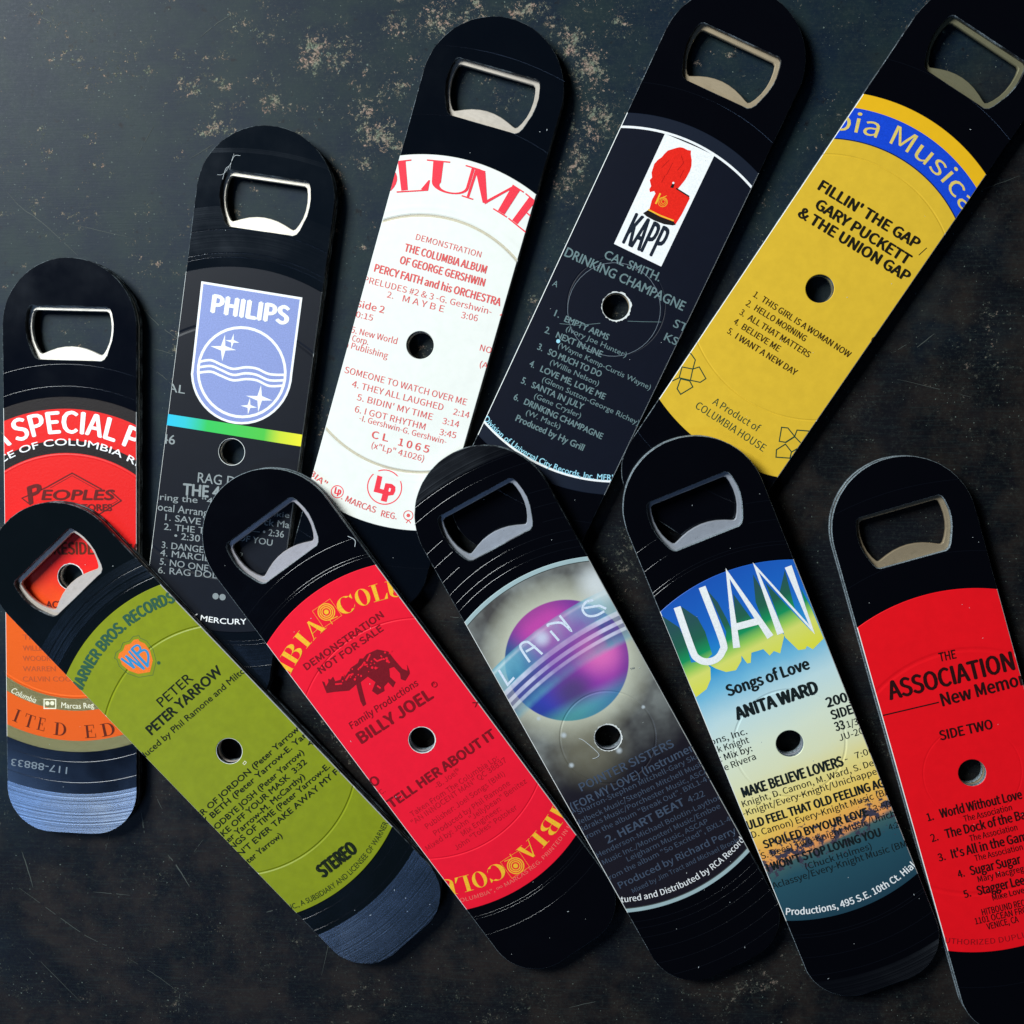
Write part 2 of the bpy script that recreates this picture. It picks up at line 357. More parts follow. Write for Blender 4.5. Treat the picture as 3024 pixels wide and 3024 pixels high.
def draw(ops, parent, ztop, grot=False):
    B = Builder(); si = 0
    for o in ops:
        k, g, m_ = o[0], o[1], o[2]; text_z = ztop + 0.055
        if k in ('t', 'g'):
            x0, y0, x1, y1, cap, wt, mode = o[4:11]
            if k == 't':
                v, f = text_mesh(o[3], grot or o[3] in ('PHILIPS', 'PRESIDEN', 'A SPECIAL PR', 'WARNER BROS. RECORDS', 'STEREO', 'KAPP')); v = v.copy(); polys = [(v, f, 0, 0)]
                e_ = max(0.0, (wt - 0.6)) * 0.019 * cap
                if e_ > 0: polys = [(v, f, -e_, 0), (v, f, e_, 0), (v, f, 0, e_ * .6), (v, f, 0, -e_ * .6), (v, f, e_ * .5, -e_*.3)][:5 if wt > 1.4 else 2]
                if e_ > 0: v[:, 0] = (v[:, 0] - .5) * (1 - 2 * e_ / math.hypot(x1 - x0, y1 - y0)) + .5
                if len(o) > 11 and o[11]: v[:, 0] += v[:, 1] * o[11] * cap / math.hypot(x1 - x0, y1 - y0)
            else:
                polys = [(np.array(q, float), [tuple(range(len(q)))], 0, 0) for q in serif(o[3], wt == 'fat')]
            p0 = np.array([x0, y0]); d = np.array([x1 - x0, y1 - y0]); L_ = np.linalg.norm(d); nrm = np.array([-d[1], d[0]]) / L_
            rr = (math.hypot(x0, y0) + math.hypot(x1, y1)) / 2
            if k == 'g' and o[11]: rr = o[11]
            a0 = math.atan2(y0, x0); a1 = math.atan2(y1, x1)
            for pi_, (v, f, sx_, sy_) in enumerate(polys):
                if mode == 0: q = p0 + v[:, :1] * d + v[:, 1:2] * cap * nrm + sx_ * d / L_ + sy_ * nrm
                else:
                    da = (a1 - a0 + math.pi) % (2 * math.pi) - math.pi
                    a = a0 + v[:, 0] * da + sx_ / rr * (1 if da > 0 else -1); r = rr + (1 if mode == 1 else -1) * (v[:, 1] * cap + sy_)
                    q = np.stack([np.cos(a) * r, np.sin(a) * r], -1)
                B.add(g, m_, q, f, text_z + 0.0025 * (pi_ % 12))
        else:
            z = ztop + 0.010 + 0.003 * si; si += 1
            if k == 'p':
                pts = o[3]
                if g == 'hat_panel' and m_ == 'redk': pts = [list(p) for p in pts]
                if g in ('letter_shadow',): z = ztop + 0.004 + .002 * si
                tri = tessellate_polygon([[Vector((a, b, 0)) for a, b in pts]]); B.add(g, m_, pts, [tuple(t_) for t_ in tri], z)
            elif k == 's':
                pts = o[4]
                if g in ('shield_emblem', 'planet_lettering', 'planet_rings', 'tall_lettering') and not o[5] and len(pts) > 2 and m_ != 'dg6': pts = smooth(pts, 5) if (g != 'tall_lettering' or len(pts) > 4) and not (g == 'planet_lettering' and len(pts) == 3) else pts
                for i_, q in enumerate(ribbon(pts, o[3], bool(o[5]))): B.add(g, m_, q, [(0, 1, 2, 3)], z + (0.001 * (i_ % 3)))
            elif k == 'c':
                cx, cy = o[4]; r = o[5]; n = 40
                if o[3] == 0: B.add(g, m_, [(cx + r * math.cos(2 * math.pi * i / n), cy + r * math.sin(2 * math.pi * i / n)) for i in range(n)], [tuple(range(n))], z)
                else:
                    h = o[3] / 2; vv = []
                    for i in range(n): a = 2 * math.pi * i / n; vv += [(cx + (r + h) * math.cos(a), cy + (r + h) * math.sin(a)), (cx + (r - h) * math.cos(a), cy + (r - h) * math.sin(a))]
                    B.add(g, m_, vv, [(2 * i, 2 * ((i + 1) % n), 2 * ((i + 1) % n) + 1, 2 * i + 1) for i in range(n)], z)
    B.finish(parent)

# ------------------------------------------------------------------ opener parts
def arc(cx, cy, r, a0, a1, n): return [(cx + r * math.cos(R_(a0 + (a1 - a0) * i / n)), cy + r * math.sin(R_(a0 + (a1 - a0) * i / n))) for i in range(n + 1)]
def outline(inset=0.0):
    h = HW - inset; r = RC_ - inset; e = ENDY + inset
    return arc(0, HEADY, h, 0, 180, 60) + arc(-h + r, e + r, r, 180, 270, 18) + arc(h - r, e + r, r, 270, 360, 18)
OPEN_V = [(-10.6, 74.7), (-11.4, 74.2), (-11.9, 72.9), (-12.35, 70.2), (-12.3, 68.0), (-11.9, 65.6), (-11.3, 63.9), (-10.4, 61.6), (-9.7, 60.5), (-8.7, 60.0), (8.9, 60.0), (9.8, 60.5), (10.5, 61.6), (11.3, 63.9), (11.9, 65.6), (12.3, 68.0), (12.35, 70.2), (11.9, 72.9), (11.4, 74.2), (10.6, 74.7)]
OPEN_S = [(-9.9, 73.5), (-10.6, 73.1), (-11.0, 71.6), (-11.2, 69.4), (-11.05, 67.2), (-10.6, 65.2), (-9.8, 63.3), (-9.0, 62.0), (-8.4, 61.65), (-7.7, 61.9), (-6.0, 62.65), (-4.0, 63.35), (-2.0, 63.75), (0, 63.9), (2.0, 63.75), (4.0, 63.35), (6.0, 62.65), (7.7, 61.9), (8.4, 61.65), (9.0, 62.0), (9.8, 63.3), (10.6, 65.2), (11.05, 67.2), (11.2, 69.4), (11.0, 71.6), (10.6, 73.1), (9.9, 73.5)]
def plate(name, loops, z0, z1, bev, mats, parent, jitter=0.0, seed=0, edge_z=0.9):
    """flat plate with holes and a small chamfer; faces that are not top or bottom take material 1"""
    c = bpy.data.curves.new(name, 'CURVE'); c.dimensions = '2D'; c.fill_mode = 'BOTH'; c.extrude = (z1 - z0) / 2 * MM - bev * MM; c.bevel_depth = bev * MM; c.bevel_resolution = 0; c.offset = -bev * MM
    rnd = random.Random(seed)
    for lp_ in loops:
        sp = c.splines.new('POLY'); sp.points.add(len(lp_) - 1); sp.use_cyclic_u = True
        for p_, (a, b) in zip(sp.points, lp_):
            p_.co = ((a + rnd.uniform(-jitter, jitter)) * MM, (b + rnd.uniform(-jitter, jitter)) * MM, 0, 1)
    o = bpy.data.objects.new(name, c); col.objects.link(o)
    dg = bpy.context.evaluated_depsgraph_get(); dg.update(); me = bpy.data.meshes.new_from_object(o.evaluated_get(dg)); me.name = name
    bpy.data.objects.remove(o); bpy.data.curves.remove(c)
    me.transform(Matrix.Translation((0, 0, (z0 + z1) / 2 * MM)))
    me.materials.clear()
    o = link(name, me, mats, parent)
    me.polygons.foreach_set('material_index', [0 if abs(p_.normal.z) > edge_z else 1 for p_ in me.polygons]); me.update()
    return o
def ring_pts(r, n=48, cx=0, cy=0): return [(cx + r * math.cos(2 * math.pi * i / n), cy + r * math.sin(2 * math.pi * i / n)) for i in range(n)]

def paper_label(parent, R, zones, grooves, ztop, mats, edge_mat):
    """round paper label cut off at both sides of the opener; radial zones take their own material, pressed rings are real relief"""
    h0 = {True: 0.24, False: 0.10}[any(d < -.15 for _, _, d in grooves)]
    radii = {38.2: 1, 38.5: 1, 46.5: 1, 3.66: 0, 3.8: 1, 5: 1, 8: 1, 12: 1, 16: 1, 20: 1, 25: 1, 30: 1, 35: 1, 40: 1, 45: 1, R - 0.12: 1, R: 0}
    prof = []
    grooves = [(a, b, max(d, -h0 + .015)) for a, b, d in grooves]
    for r, w_, d in grooves:
        for k, z in ((-1, 0), (-.6, d * .5), (-.25, d), (.25, d), (.6, d * .5), (1, 0)): radii[round(r + k * w_ / 2, 4)] = 1; prof.append((r, w_, d))
    for r0, mi in zones:
        if r0 > 3.7: radii[r0] = 1
    rs = sorted(radii)
    def zz(r):
        z = h0
        for g_, w_, d in grooves:
            u = abs(r - g_) / (w_ / 2)
            if u < 1: z += d * (1 if u <= .26 else (.5 if u < .7 else 0))
        if r < 3.7 or r > R - .05: z = 0.0
        return z
    n = 240; V = []; F = []; MI = []
    for r in rs:
        z = zz(r)
        for i in range(n): a = 2 * math.pi * i / n; V.append((r * math.cos(a) * MM, r * math.sin(a) * MM, (ztop + z) * MM))
    for j in range(len(rs) - 1):
        mid = (rs[j] + rs[j + 1]) / 2; mi = 0
        for r0, k in zones:
            if mid >= r0: mi = k
        if j == 0 or j == len(rs) - 2: mi = mi if j else 0
        for i in range(n): F.append([j * n + i, (j + 1) * n + i, (j + 1) * n + (i + 1) % n, j * n + (i + 1) % n]); MI.append(mi)
    me = bpy.data.meshes.new('paper_label'); me.from_pydata(V, [], F); me.polygons.foreach_set('material_index', MI)
    bm = bmesh.new(); bm.from_mesh(me)
    for sx in (-1, 1):
        r_ = bmesh.ops.bisect_plane(bm, geom=bm.verts[:] + bm.edges[:] + bm.faces[:], plane_co=(sx * (HW - 0.2) * MM, 0, 0), plane_no=(sx, 0, 0), clear_outer=True)
        ed = [e for e in r_['geom_cut'] if isinstance(e, bmesh.types.BMEdge)]
        ex = bmesh.ops.extrude_edge_only(bm, edges=ed); vs_ = [v for v in ex['geom'] if isinstance(v, bmesh.types.BMVert)]
        for v in vs_: v.co.x = sx * (HW - 0.02) * MM; v.co.z = (ztop - 0.04) * MM
        for f in ex['geom']:
            if isinstance(f, bmesh.types.BMFace): f.material_index = len(mats)
    bmesh.ops.recalc_face_normals(bm, faces=bm.faces[:])
    for f in bm.faces:
        if f.normal.z < 0: f.normal_flip()
    bm.to_mesh(me); bm.free()
    return link('paper_label', me, list(mats) + [edge_mat], parent)

def groove_rings(parent, radii, ztop, mat, width=0.17, name='lead_out_groove'):
    """raised beads between runs of groove, one closed ring each, cut off at the opener's sides and ends"""
    V = []; F = []; n = 300
    for r in radii:
        b = len(V)
        for k, z in ((-1, -.01), (-.5, .022), (0, .033), (.5, .022), (1, -.01)):
            for i in range(n): a = 2 * math.pi * i / n; V.append(((r + k * width / 2) * math.cos(a) * MM, (r + k * width / 2) * math.sin(a) * MM, (ztop + z) * MM))
        for j in range(4):
            for i in range(n): F.append([b + j * n + i, b + (j + 1) * n + i, b + (j + 1) * n + (i + 1) % n, b + j * n + (i + 1) % n])
    me = bpy.data.meshes.new(name); me.from_pydata(V, [], F)
    bm = bmesh.new(); bm.from_mesh(me)
    for sx in (-1, 1): bmesh.ops.bisect_plane(bm, geom=bm.verts[:] + bm.edges[:] + bm.faces[:], plane_co=(sx * (HW - .15) * MM, 0, 0), plane_no=(sx, 0, 0), clear_outer=True)
    def outside(c):
        x, y = c.x / MM, c.y / MM
        if y > HEADY and math.hypot(x, y - HEADY) > HW - .2: return True
        if y < ENDY + RC_:
            ax = abs(x) - (HW - RC_)
            if ax > 0 and math.hypot(ax, y - ENDY - RC_) > RC_ - .2: return True
            if y < ENDY + .2: return True
        if abs(x) < 12.6 and 59.8 < y < 74.9: return True
        return False
    bmesh.ops.delete(bm, geom=[f for f in bm.faces if outside(f.calc_center_median())], context='FACES')
    for f in bm.faces:
        if f.normal.z < 0: f.normal_flip()
        f.smooth = True
    bm.to_mesh(me); bm.free()
    o = link(name, me, [mat], parent); o['kind'] = 'stuff'; return o

def torn_rim(parent, ztop, mat, seed, amount=0.30):
    rnd = random.Random(seed); n = 64; V = []; ph = rnd.uniform(0, 6)
    for i in range(n):
        a = 2 * math.pi * i / n; w_ = amount * max(0.0, 0.45 + 0.5 * math.sin(a + ph) + rnd.uniform(-.45, .45))
        V.append(((3.60) * math.cos(a), 3.60 * math.sin(a), ztop + .10)); V.append(((3.72 + w_) * math.cos(a), (3.72 + w_) * math.sin(a), ztop + .14))
    F = [[2 * i, 2 * i + 1, 2 * ((i + 1) % n) + 1, 2 * ((i + 1) % n)] for i in range(n)]
    return from_py('torn_paper_edge', [(a * MM, b * MM, c * MM) for a, b, c in V], F, [mat], parent)

def dust(parent, ztop, mat, seed, n=34, hairs=()):
    rnd = random.Random(seed); V = []; F = []
    for _ in range(n):
        x = rnd.uniform(-HW + 1, HW - 1); y = rnd.uniform(ENDY + 3, HEADY + 10)
        if abs(x) < 13 and 59 < y < 76 or math.hypot(x, y) < 5: continue
        a = rnd.uniform(0, 6.3); l = rnd.choice([.10, .12, .16, .2, .34]); w_ = rnd.uniform(.07, .13); b = len(V); z = ztop + .19
        dx, dy = math.cos(a), math.sin(a)
        for u, v in ((-l, -w_), (l, -w_ * .5), (l * .8, w_), (-l * .6, w_)): V.append((x + (u * dx - v * dy) * .7, y + (u * dy + v * dx) * .7, z))
        F.append((b, b + 1, b + 2, b + 3))
    for hpts, w_ in hairs:
        for q in ribbon(smooth(hpts, 5), w_):
            b = len(V); V += [(p_[0], p_[1], ztop + .25) for p_ in q]; F.append((b, b + 1, b + 2, b + 3))
    o = from_py('dust_speck', [(a * MM, b * MM, c * MM) for a, b, c in V], F, [mat], parent); o['kind'] = 'stuff'; return o

DATA = {
 1: [
  ['t', 'curved_title', 'wht', 'A SPECIAL PR', -20.77, 34.1, 22.66, 33.32, 5.85, 3, 1, 0],
  ['t', 'curved_title', 'wht', 'ICE OF COLUMBIA REC', -21.01, 30.59, 22.26, 28.59, 1.82, 1.6, 1, 0],
  ['s', 'store_emblem', 'mar', 0.38, [[-6.81, 24.74], [0.64, 29.0], [9.11, 24.73]], 0],
  ['s', 'store_emblem', 'mar', 0.16, [[-5.6, 24.68], [0.63, 28.31], [7.47, 24.79]], 0],
  ['s', 'store_emblem', 'mar', 0.38, [[-6.81, 24.74], [-13.74, 21.56], [-11.27, 19.76]], 0],
  ['s', 'store_emblem', 'mar', 0.38, [[11.57, 24.28], [14.58, 21.81], [7.72, 17.45]], 0],
  ['s', 'store_emblem', 'mar', 0.16, [[11.84, 23.11], [13.59, 21.78], [8.55, 18.93]], 0],
  ['t', 'store_emblem', 'mar', 'P', -11.82, 19.85, -7.67, 21.39, 4.63, 4, 0, 0.25],
  ['t', 'store_emblem', 'mar', 'EOPLES', -8.22, 21.31, 12.39, 22.01, 2.72, 4, 0, 0.25],
  ['t', 'store_emblem', 'mar', 'STORES', 1.84, 18.54, 12.0, 18.89, 1.85, 4, 0, 0],
  ['t', 'lettering', 'brn', 'PRESIDEN', -6.96, 6.13, 9.16, 6.72, 3.3, 3, 0, 0],
  ['t', 'lettering', 'mar', 'EAT', 16.3, 7.2, 21.78, 7.4, 2.62, 3, 0, 0],
  ['t', 'lettering', 'mar', 'ACT', -7.07, -9.0, -1.96, -8.8, 1.87, 3, 0, 0],
  ['t', 'lettering', 'fad', 'TH', -13.84, -18.31, -10.49, -18.17, 1.44, 1, 0, 0],
  ['t', 'lettering', 'fad', 'WILLIAM', -13.87, -21.45, -6.04, -21.12, 1.45, 1, 0, 0],
  ['t', 'lettering', 'fad', 'WOODROW', -13.9, -24.37, -2.16, -23.86, 1.45, 1, 0, 0],
  ['t', 'lettering', 'fad', 'WARREN', -13.92, -27.36, -4.41, -26.94, 1.45, 1, 0, 0],
  ['t', 'lettering', 'fad', 'CALVIN COO', -13.95, -30.29, 0.04, -29.66, 1.45, 1, 0, 0],
  ['t', 'lettering', 'cre', 'Columbia', -18.03, -34.07, -10.19, -35.66, 1.68, 1, 2, 0.25],
  ['s', 'lettering', 'cre', 0.33, [[-7.83, -35.16], [-4.47, -35.01], [-4.48, -37.62], [-7.85, -37.77]], 1],
  ['c', 'lettering', 'cre', 0.0, [-6.88, -36.23], 0.61],
  ['c', 'lettering', 'cre', 0.0, [-5.48, -36.16], 0.61],
  ['t', 'lettering', 'cre', 'Marcas Reg', -2.91, -37.38, 6.69, -36.71, 1.56, 1.6, 2, 0],
  ['g', 'lettering', 'brn', 'I', -17.32, -41.55, -15.64, -42.31, 3.7, 'thin', 2, None],
  ['g', 'lettering', 'brn', 'T', -14.18, -42.79, -11.15, -43.88, 3.7, 'thin', 2, None],
  ['g', 'lettering', 'brn', 'E', -10.14, -43.83, -7.79, -44.44, 3.7, 'thin', 2, None],
  ['g', 'lettering', 'brn', 'D', -5.21, -45.27, -1.45, -45.36, 3.69, 'thin', 2, None],
  ['g', 'lettering', 'brn', 'E', 4.03, -45.66, 7.5, -45.44, 3.69, 'thin', 2, None],
  ['g', 'lettering', 'brn', 'D', 9.01, -45.14, 13.08, -44.17, 3.68, 'thin', 2, None],
  ['t', 'runout_etching', 'sil', '117-88833', -1.22, -54.45, -17.55, -52.74, 2.02, 0, 0, 0],
  ['c', 'runout_etching', 'sil', 0.0, [1.13, -55.45], 0.39],
 ],
 2: [
  ['p', 'shield_emblem', 'per', [[-13.93, 44.12], [13.45, 43.85], [13.52, 23.42], [13.58, 21.51], [13.38, 19.6], [12.92, 17.74], [12.2, 15.95], [11.24, 14.27], [10.06, 12.74], [8.69, 11.38], [7.14, 10.23], [5.45, 9.3], [3.64, 8.62], [1.77, 8.19], [-0.14, 8.03], [-2.05, 8.14], [-3.92, 8.52], [-5.72, 9.16], [-7.41, 10.04], [-8.95, 11.16], [-10.32, 12.49], [-11.49, 13.99], [-12.43, 15.65], [-13.13, 17.43], [-13.57, 19.3]]],
  ['s', 'shield_emblem', 'wht', 0.62, [[-13.93, 44.12], [13.45, 43.85], [13.52, 23.42], [13.58, 21.51], [13.38, 19.6], [12.92, 17.74], [12.2, 15.95], [11.24, 14.27], [10.06, 12.74], [8.69, 11.38], [7.14, 10.23], [5.45, 9.3], [3.64, 8.62], [1.77, 8.19], [-0.14, 8.03], [-2.05, 8.14], [-3.92, 8.52], [-5.72, 9.16], [-7.41, 10.04], [-8.95, 11.16], [-10.32, 12.49], [-11.49, 13.99], [-12.43, 15.65], [-13.13, 17.43], [-13.57, 19.3]], 1],
  ['t', 'shield_emblem', 'wht', 'PHILIPS', -10.76, 36.66, 11.01, 36.48, 4.67, 5, 0, 0],
  ['c', 'shield_emblem', 'wht', 0.73, [-0.05, 21.84], 12.05],
  ['s', 'shield_emblem', 'wht', 0.65, [[-11.8, 22.99], [-8.91, 23.81], [-5.71, 23.0], [-2.55, 22.41], [0.85, 23.35], [3.91, 23.47], [7.56, 22.52], [11.67, 22.93]], 0],
  ['s', 'shield_emblem', 'wht', 0.65, [[-11.91, 21.42], [-8.7, 22.25], [-5.98, 21.67], [-2.33, 20.8], [1.06, 21.75], [4.14, 21.79], [7.78, 20.88], [11.86, 21.5]], 0],
  ['s', 'shield_emblem', 'wht', 0.65, [[-11.72, 19.98], [-8.5, 20.73], [-5.77, 20.11], [-2.14, 19.36], [1.27, 20.19], [4.33, 20.35], [7.98, 19.36], [11.63, 20.0]], 0],
  ['p', 'shield_emblem', 'wht', [[-5.92, 31.22], [-5.43, 28.2], [-2.35, 27.55], [-5.27, 26.99], [-5.75, 23.99], [-6.46, 26.81], [-9.49, 27.55], [-6.62, 28.02]]],
  ['p', 'shield_emblem', 'wht', [[-3.58, 31.87], [-3.37, 30.13], [-1.66, 29.63], [-3.28, 29.45], [-3.71, 27.82], [-3.94, 29.35], [-5.64, 29.76], [-4.03, 30.03]]],
  ['p', 'shield_emblem', 'wht', [[5.72, 19.23], [6.35, 16.35], [9.37, 15.6], [6.52, 15.11], [5.92, 11.83], [5.29, 14.93], [2.0, 15.77], [5.12, 16.16]]],
  ['p', 'shield_emblem', 'wht', [[3.16, 15.34], [3.53, 13.46], [5.5, 13.02], [3.63, 12.69], [3.2, 10.76], [2.86, 12.57], [0.84, 12.86], [2.75, 13.34]]],
  ['p', 'rainbow_stripe', 'rbw', [[-19.0, 7.54], [19.69, 7.68], [19.7, 4.43], [-19.06, 4.48]]],
  ['t', 'lettering', 'gry', 'RAL', -22.23, 13.66, -14.9, 13.69, 2.18, 1, 0, 0],
  ['t', 'lettering', 'gry', '246', -21.74, -0.74, -15.88, -0.48, 2.54, 1.5, 0, 0],
  ['t', 'lettering', 'gry', 'RAG D', -8.31, -9.73, 2.19, -9.29, 2.72, 1, 0, 0],
  ['t', 'lettering', 'gry', 'THE 4 S', -12.02, -13.84, 1.25, -12.95, 3.16, 3, 0, 0],
  ['t', 'lettering', 'gry', 'eaturing the “4', -24.22, -16.67, -3.37, -15.1, 1.76, 1, 0, 0],
  ['t', 'lettering', 'gry', 'Vocal Arrange', -20.3, -19.23, -2.92, -18.56, 2.03, 1, 0, 0],
  ['t', 'lettering', 'gry', '1. SAVE', -15.97, -21.54, -5.92, -21.25, 1.77, 1.3, 0, 0],
  ['t', 'lettering', 'gry', '2. THE T', -15.99, -24.21, -4.5, -23.55, 1.77, 1.3, 0, 0],
  ['t', 'lettering', 'gry', '• 2:30', -12.8, -26.27, -5.53, -25.97, 1.86, 1.3, 0, 0],
  ['t', 'lettering', 'gry', '3. DANGER', -15.97, -29.31, -2.47, -28.76, 1.78, 1.3, 0, 0],
  ['t', 'lettering', 'gry', '4. MARCIE', -16.13, -31.57, -2.19, -30.94, 1.77, 1.3, 0, 0],
  ['t', 'lettering', 'gry', '5. NO ONE', -15.96, -33.99, -2.18, -33.74, 1.78, 1.3, 0, 0],
  ['t', 'lettering', 'gry', '6. RAG DOL', -16.1, -36.47, 0.62, -35.29, 1.78, 1, 0, 0],
  ['t', 'lettering', 'gry', 'ankie', 11.69, -15.78, 18.34, -15.4, 1.52, 1, 0, 0],
  ['t', 'lettering', 'gry', 'ck Mass', 11.66, -18.47, 20.89, -18.19, 1.85, 1, 0, 0],
  ['t', 'lettering', 'gry', '— • 2:36', 8.1, -21.36, 17.54, -21.06, 1.85, 1.3, 0, 0],
  ['t', 'lettering', 'gry', 'OF YOU', 4.96, -23.83, 14.66, -23.83, 1.71, 1.3, 0, 0],
  ['t', 'lettering', 'gry', '9', 5.77, -28.46, 6.9, -28.4, 1.47, 1, 0, 0],
  ['c', 'lettering', 'gry', 0.0, [0.83, -40.26], 0.88],
  ['c', 'lettering', 'gry', 0.0, [2.79, -40.2], 0.89],
  ['t', 'lettering', 'wht', 'BY MERCURY', -6.88, -47.5, 10.51, -46.26, 1.52, 1.5, 2, 0],
 ],
 3: [
  ['g', 'serif_title', 'red3b', 'O', -24.81, 30.28, -15.24, 34.96, 8.2, 'thin', 1, 40.6],
  ['g', 'serif_title', 'red3b', 'L', -16.34, 34.89, -8.14, 38.11, 8.18, 'thin', 1, 40.6],
  ['g', 'serif_title', 'red3b', 'U', -9.35, 37.93, 2.32, 40.54, 8.14, 'thin', 1, 40.6],
  ['g', 'serif_title', 'red3b', 'M', -0.12, 39.36, 12.69, 37.81, 8.12, 'thin', 1, 40.6],
  ['g', 'serif_title', 'red3b', 'B', 13.07, 37.43, 21.98, 34.8, 8.12, 'thin', 1, 40.6],
  ['t', 'lettering', 'red3', 'DEMONSTRATION', -8.87, 26.43, 9.14, 26.64, 1.56, 0.6, 0, 0],
  ['t', 'lettering', 'red3', 'THE COLUMBIA ALBUM', -11.08, 22.73, 11.67, 22.99, 2.02, 3, 0, 0],
  ['t', 'lettering', 'red3', 'OF GEORGE GERSHWIN', -11.4, 19.28, 12.2, 19.62, 2.02, 3, 0, 0],
  ['t', 'lettering', 'red3', 'PERCY FAITH and his ORCHESTRA', -17.42, 15.36, 17.75, 15.84, 2.03, 3, 0, 0],
  ['t', 'lettering', 'red3', 'PRELUDES #2 & 3 -G. Gershwin-', -19.37, 11.87, 16.01, 12.99, 1.64, 0.6, 0, 0],
  ['t', 'lettering', 'red3', '4', 18.32, 13.04, 20.19, 13.07, 1.63, 1, 0, 0],
  ['t', 'lettering', 'red3', '2.', -12.2, 9.7, -10.44, 9.8, 1.64, 0.6, 0, 0],
  ['t', 'lettering', 'red3', 'M A Y B E', -7.87, 9.86, 3.59, 10.1, 1.71, 0.6, 0, 0],
  ['t', 'lettering', 'red3', '3:06', 8.49, 9.99, 12.97, 10.26, 1.7, 0.6, 0, 0],
  ['t', 'lettering', 'red3', 'Side 2', -19.63, 5.04, -11.79, 5.42, 1.81, 1.5, 0, 0],
  ['t', 'lettering', 'red3', '0:15', -18.89, 2.37, -14.21, 2.62, 1.59, 0.8, 0, 0],
  ['t', 'lettering', 'red3', '5. New World', -19.07, -1.93, -6.26, -1.54, 1.65, 0.8, 0, 0],
  ['t', 'lettering', 'red3', 'Corp.', -18.19, -4.06, -13.67, -3.88, 1.65, 0.8, 0, 0],
  ['t', 'lettering', 'red3', 'n Publishing', -19.64, -6.09, -7.64, -5.96, 1.65, 0.8, 0, 0],
  ['t', 'lettering', 'red3', 'NOT', 15.73, 3.11, 20.35, 3.16, 1.64, 0.8, 0, 0],
  ['t', 'lettering', 'red3', '(AS', 16.88, -1.07, 20.51, -0.93, 1.57, 0.8, 0, 0],
  ['t', 'lettering', 'red3', 'SOMEONE TO WATCH OVER ME', -17.88, -12.79, 16.29, -11.99, 1.73, 0.8, 0, 0],
  ['t', 'lettering', 'red3', '4. THEY ALL LAUGHED', -14.92, -15.88, 10.61, -15.08, 1.73, 0.8, 0, 0],
  ['t', 'lettering', 'red3', '2:14', 13.54, -15.29, 17.98, -15.09, 1.66, 0.8, 0, 0],
  ['t', 'lettering', 'red3', '5. BIDIN’ MY TIME', -12.68, -18.91, 8.54, -18.37, 1.73, 0.8, 0, 0],
  ['t', 'lettering', 'red3', '3:14', 11.42, -18.49, 16.02, -18.24, 1.65, 0.8, 0, 0],
  ['t', 'lettering', 'red3', '6. I GOT RHYTHM', -12.36, -22.19, 7.35, -21.47, 1.74, 0.8, 0, 0],
  ['t', 'lettering', 'red3', '3:45', 11.44, -21.58, 16.04, -21.32, 1.66, 0.8, 0, 0],
  ['t', 'lettering', 'red3', '-I. Gershwin-G. Gershwin-', -10.54, -24.07, 13.93, -23.6, 1.54, 0.8, 0, 0],
  ['t', 'lettering', 'red3', 'C L', -6.06, -27.59, -1.41, -27.36, 1.94, 2.5, 0, 0],
  ['t', 'lettering', 'red3', '1 0 6 5', 1.47, -27.45, 10.09, -27.15, 1.94, 2.5, 0, 0],
  ['t', 'lettering', 'red3', '(x“Lp” 41026)', -5.32, -30.21, 9.38, -29.79, 1.61, 0.8, 0, 0],
  ['c', 'round_emblem', 'red3b', 0.3, [1.13, -39.46], 4.67],
  ['p', 'round_emblem', 'red3b', [[-1.64, -36.45], [-0.24, -36.45], [0.01, -40.21], [1.33, -40.17], [1.51, -41.41], [-1.44, -41.52]]],
  ['p', 'round_emblem', 'red3b', [[1.06, -38.33], [2.83, -38.05], [3.94, -38.52], [4.26, -39.64], [4.04, -40.83], [2.74, -41.42], [2.76, -43.23], [1.1, -43.31]]],
  ['p', 'round_emblem', 'wht', [[2.42, -39.32], [2.9, -39.28], [2.93, -40.25], [2.47, -40.25]]],
  ['c', 'round_emblem', 'red3b', 0.24, [-11.0, -44.36], 1.65],
  ['t', 'round_emblem', 'red3b', 'Lp', -11.77, -45.01, -9.9, -44.91, 1.75, 4, 0, 0],
  ['t', 'lettering', 'red3', 'MBIA”', -22.53, -41.5, -14.36, -43.27, 1.55, 2, 2, 0],
  ['t', 'lettering', 'red3', '. MARCAS', -9.53, -45.85, 0.56, -47.11, 1.69, 1.6, 2, 0],
  ['t', 'lettering', 'red3', 'REG.', 2.23, -47.31, 6.61, -47.05, 1.68, 1.6, 2, 0],
  ['c', 'lettering', 'red3', 0.23, [9.46, -45.01], 1.27],
  ['c', 'lettering', 'red3', 0.0, [9.46, -45.01], 0.5],
  ['s', 'lettering', 'red3', 0.24, [[9.09, -46.3], [9.81, -46.37], [9.45, -47.18]], 0],
  ['s', 'lettering', 'red3', 0.23, [[9.76, -46.18], [10.69, -46.88]], 0],
 ],
 4: [
  ['p', 'hat_panel', 'wht', [[-7.6, 45.47], [-3.01, 45.62], [1.85, 45.76], [6.45, 45.71], [6.34, 14.34], [-7.46, 14.49]]],
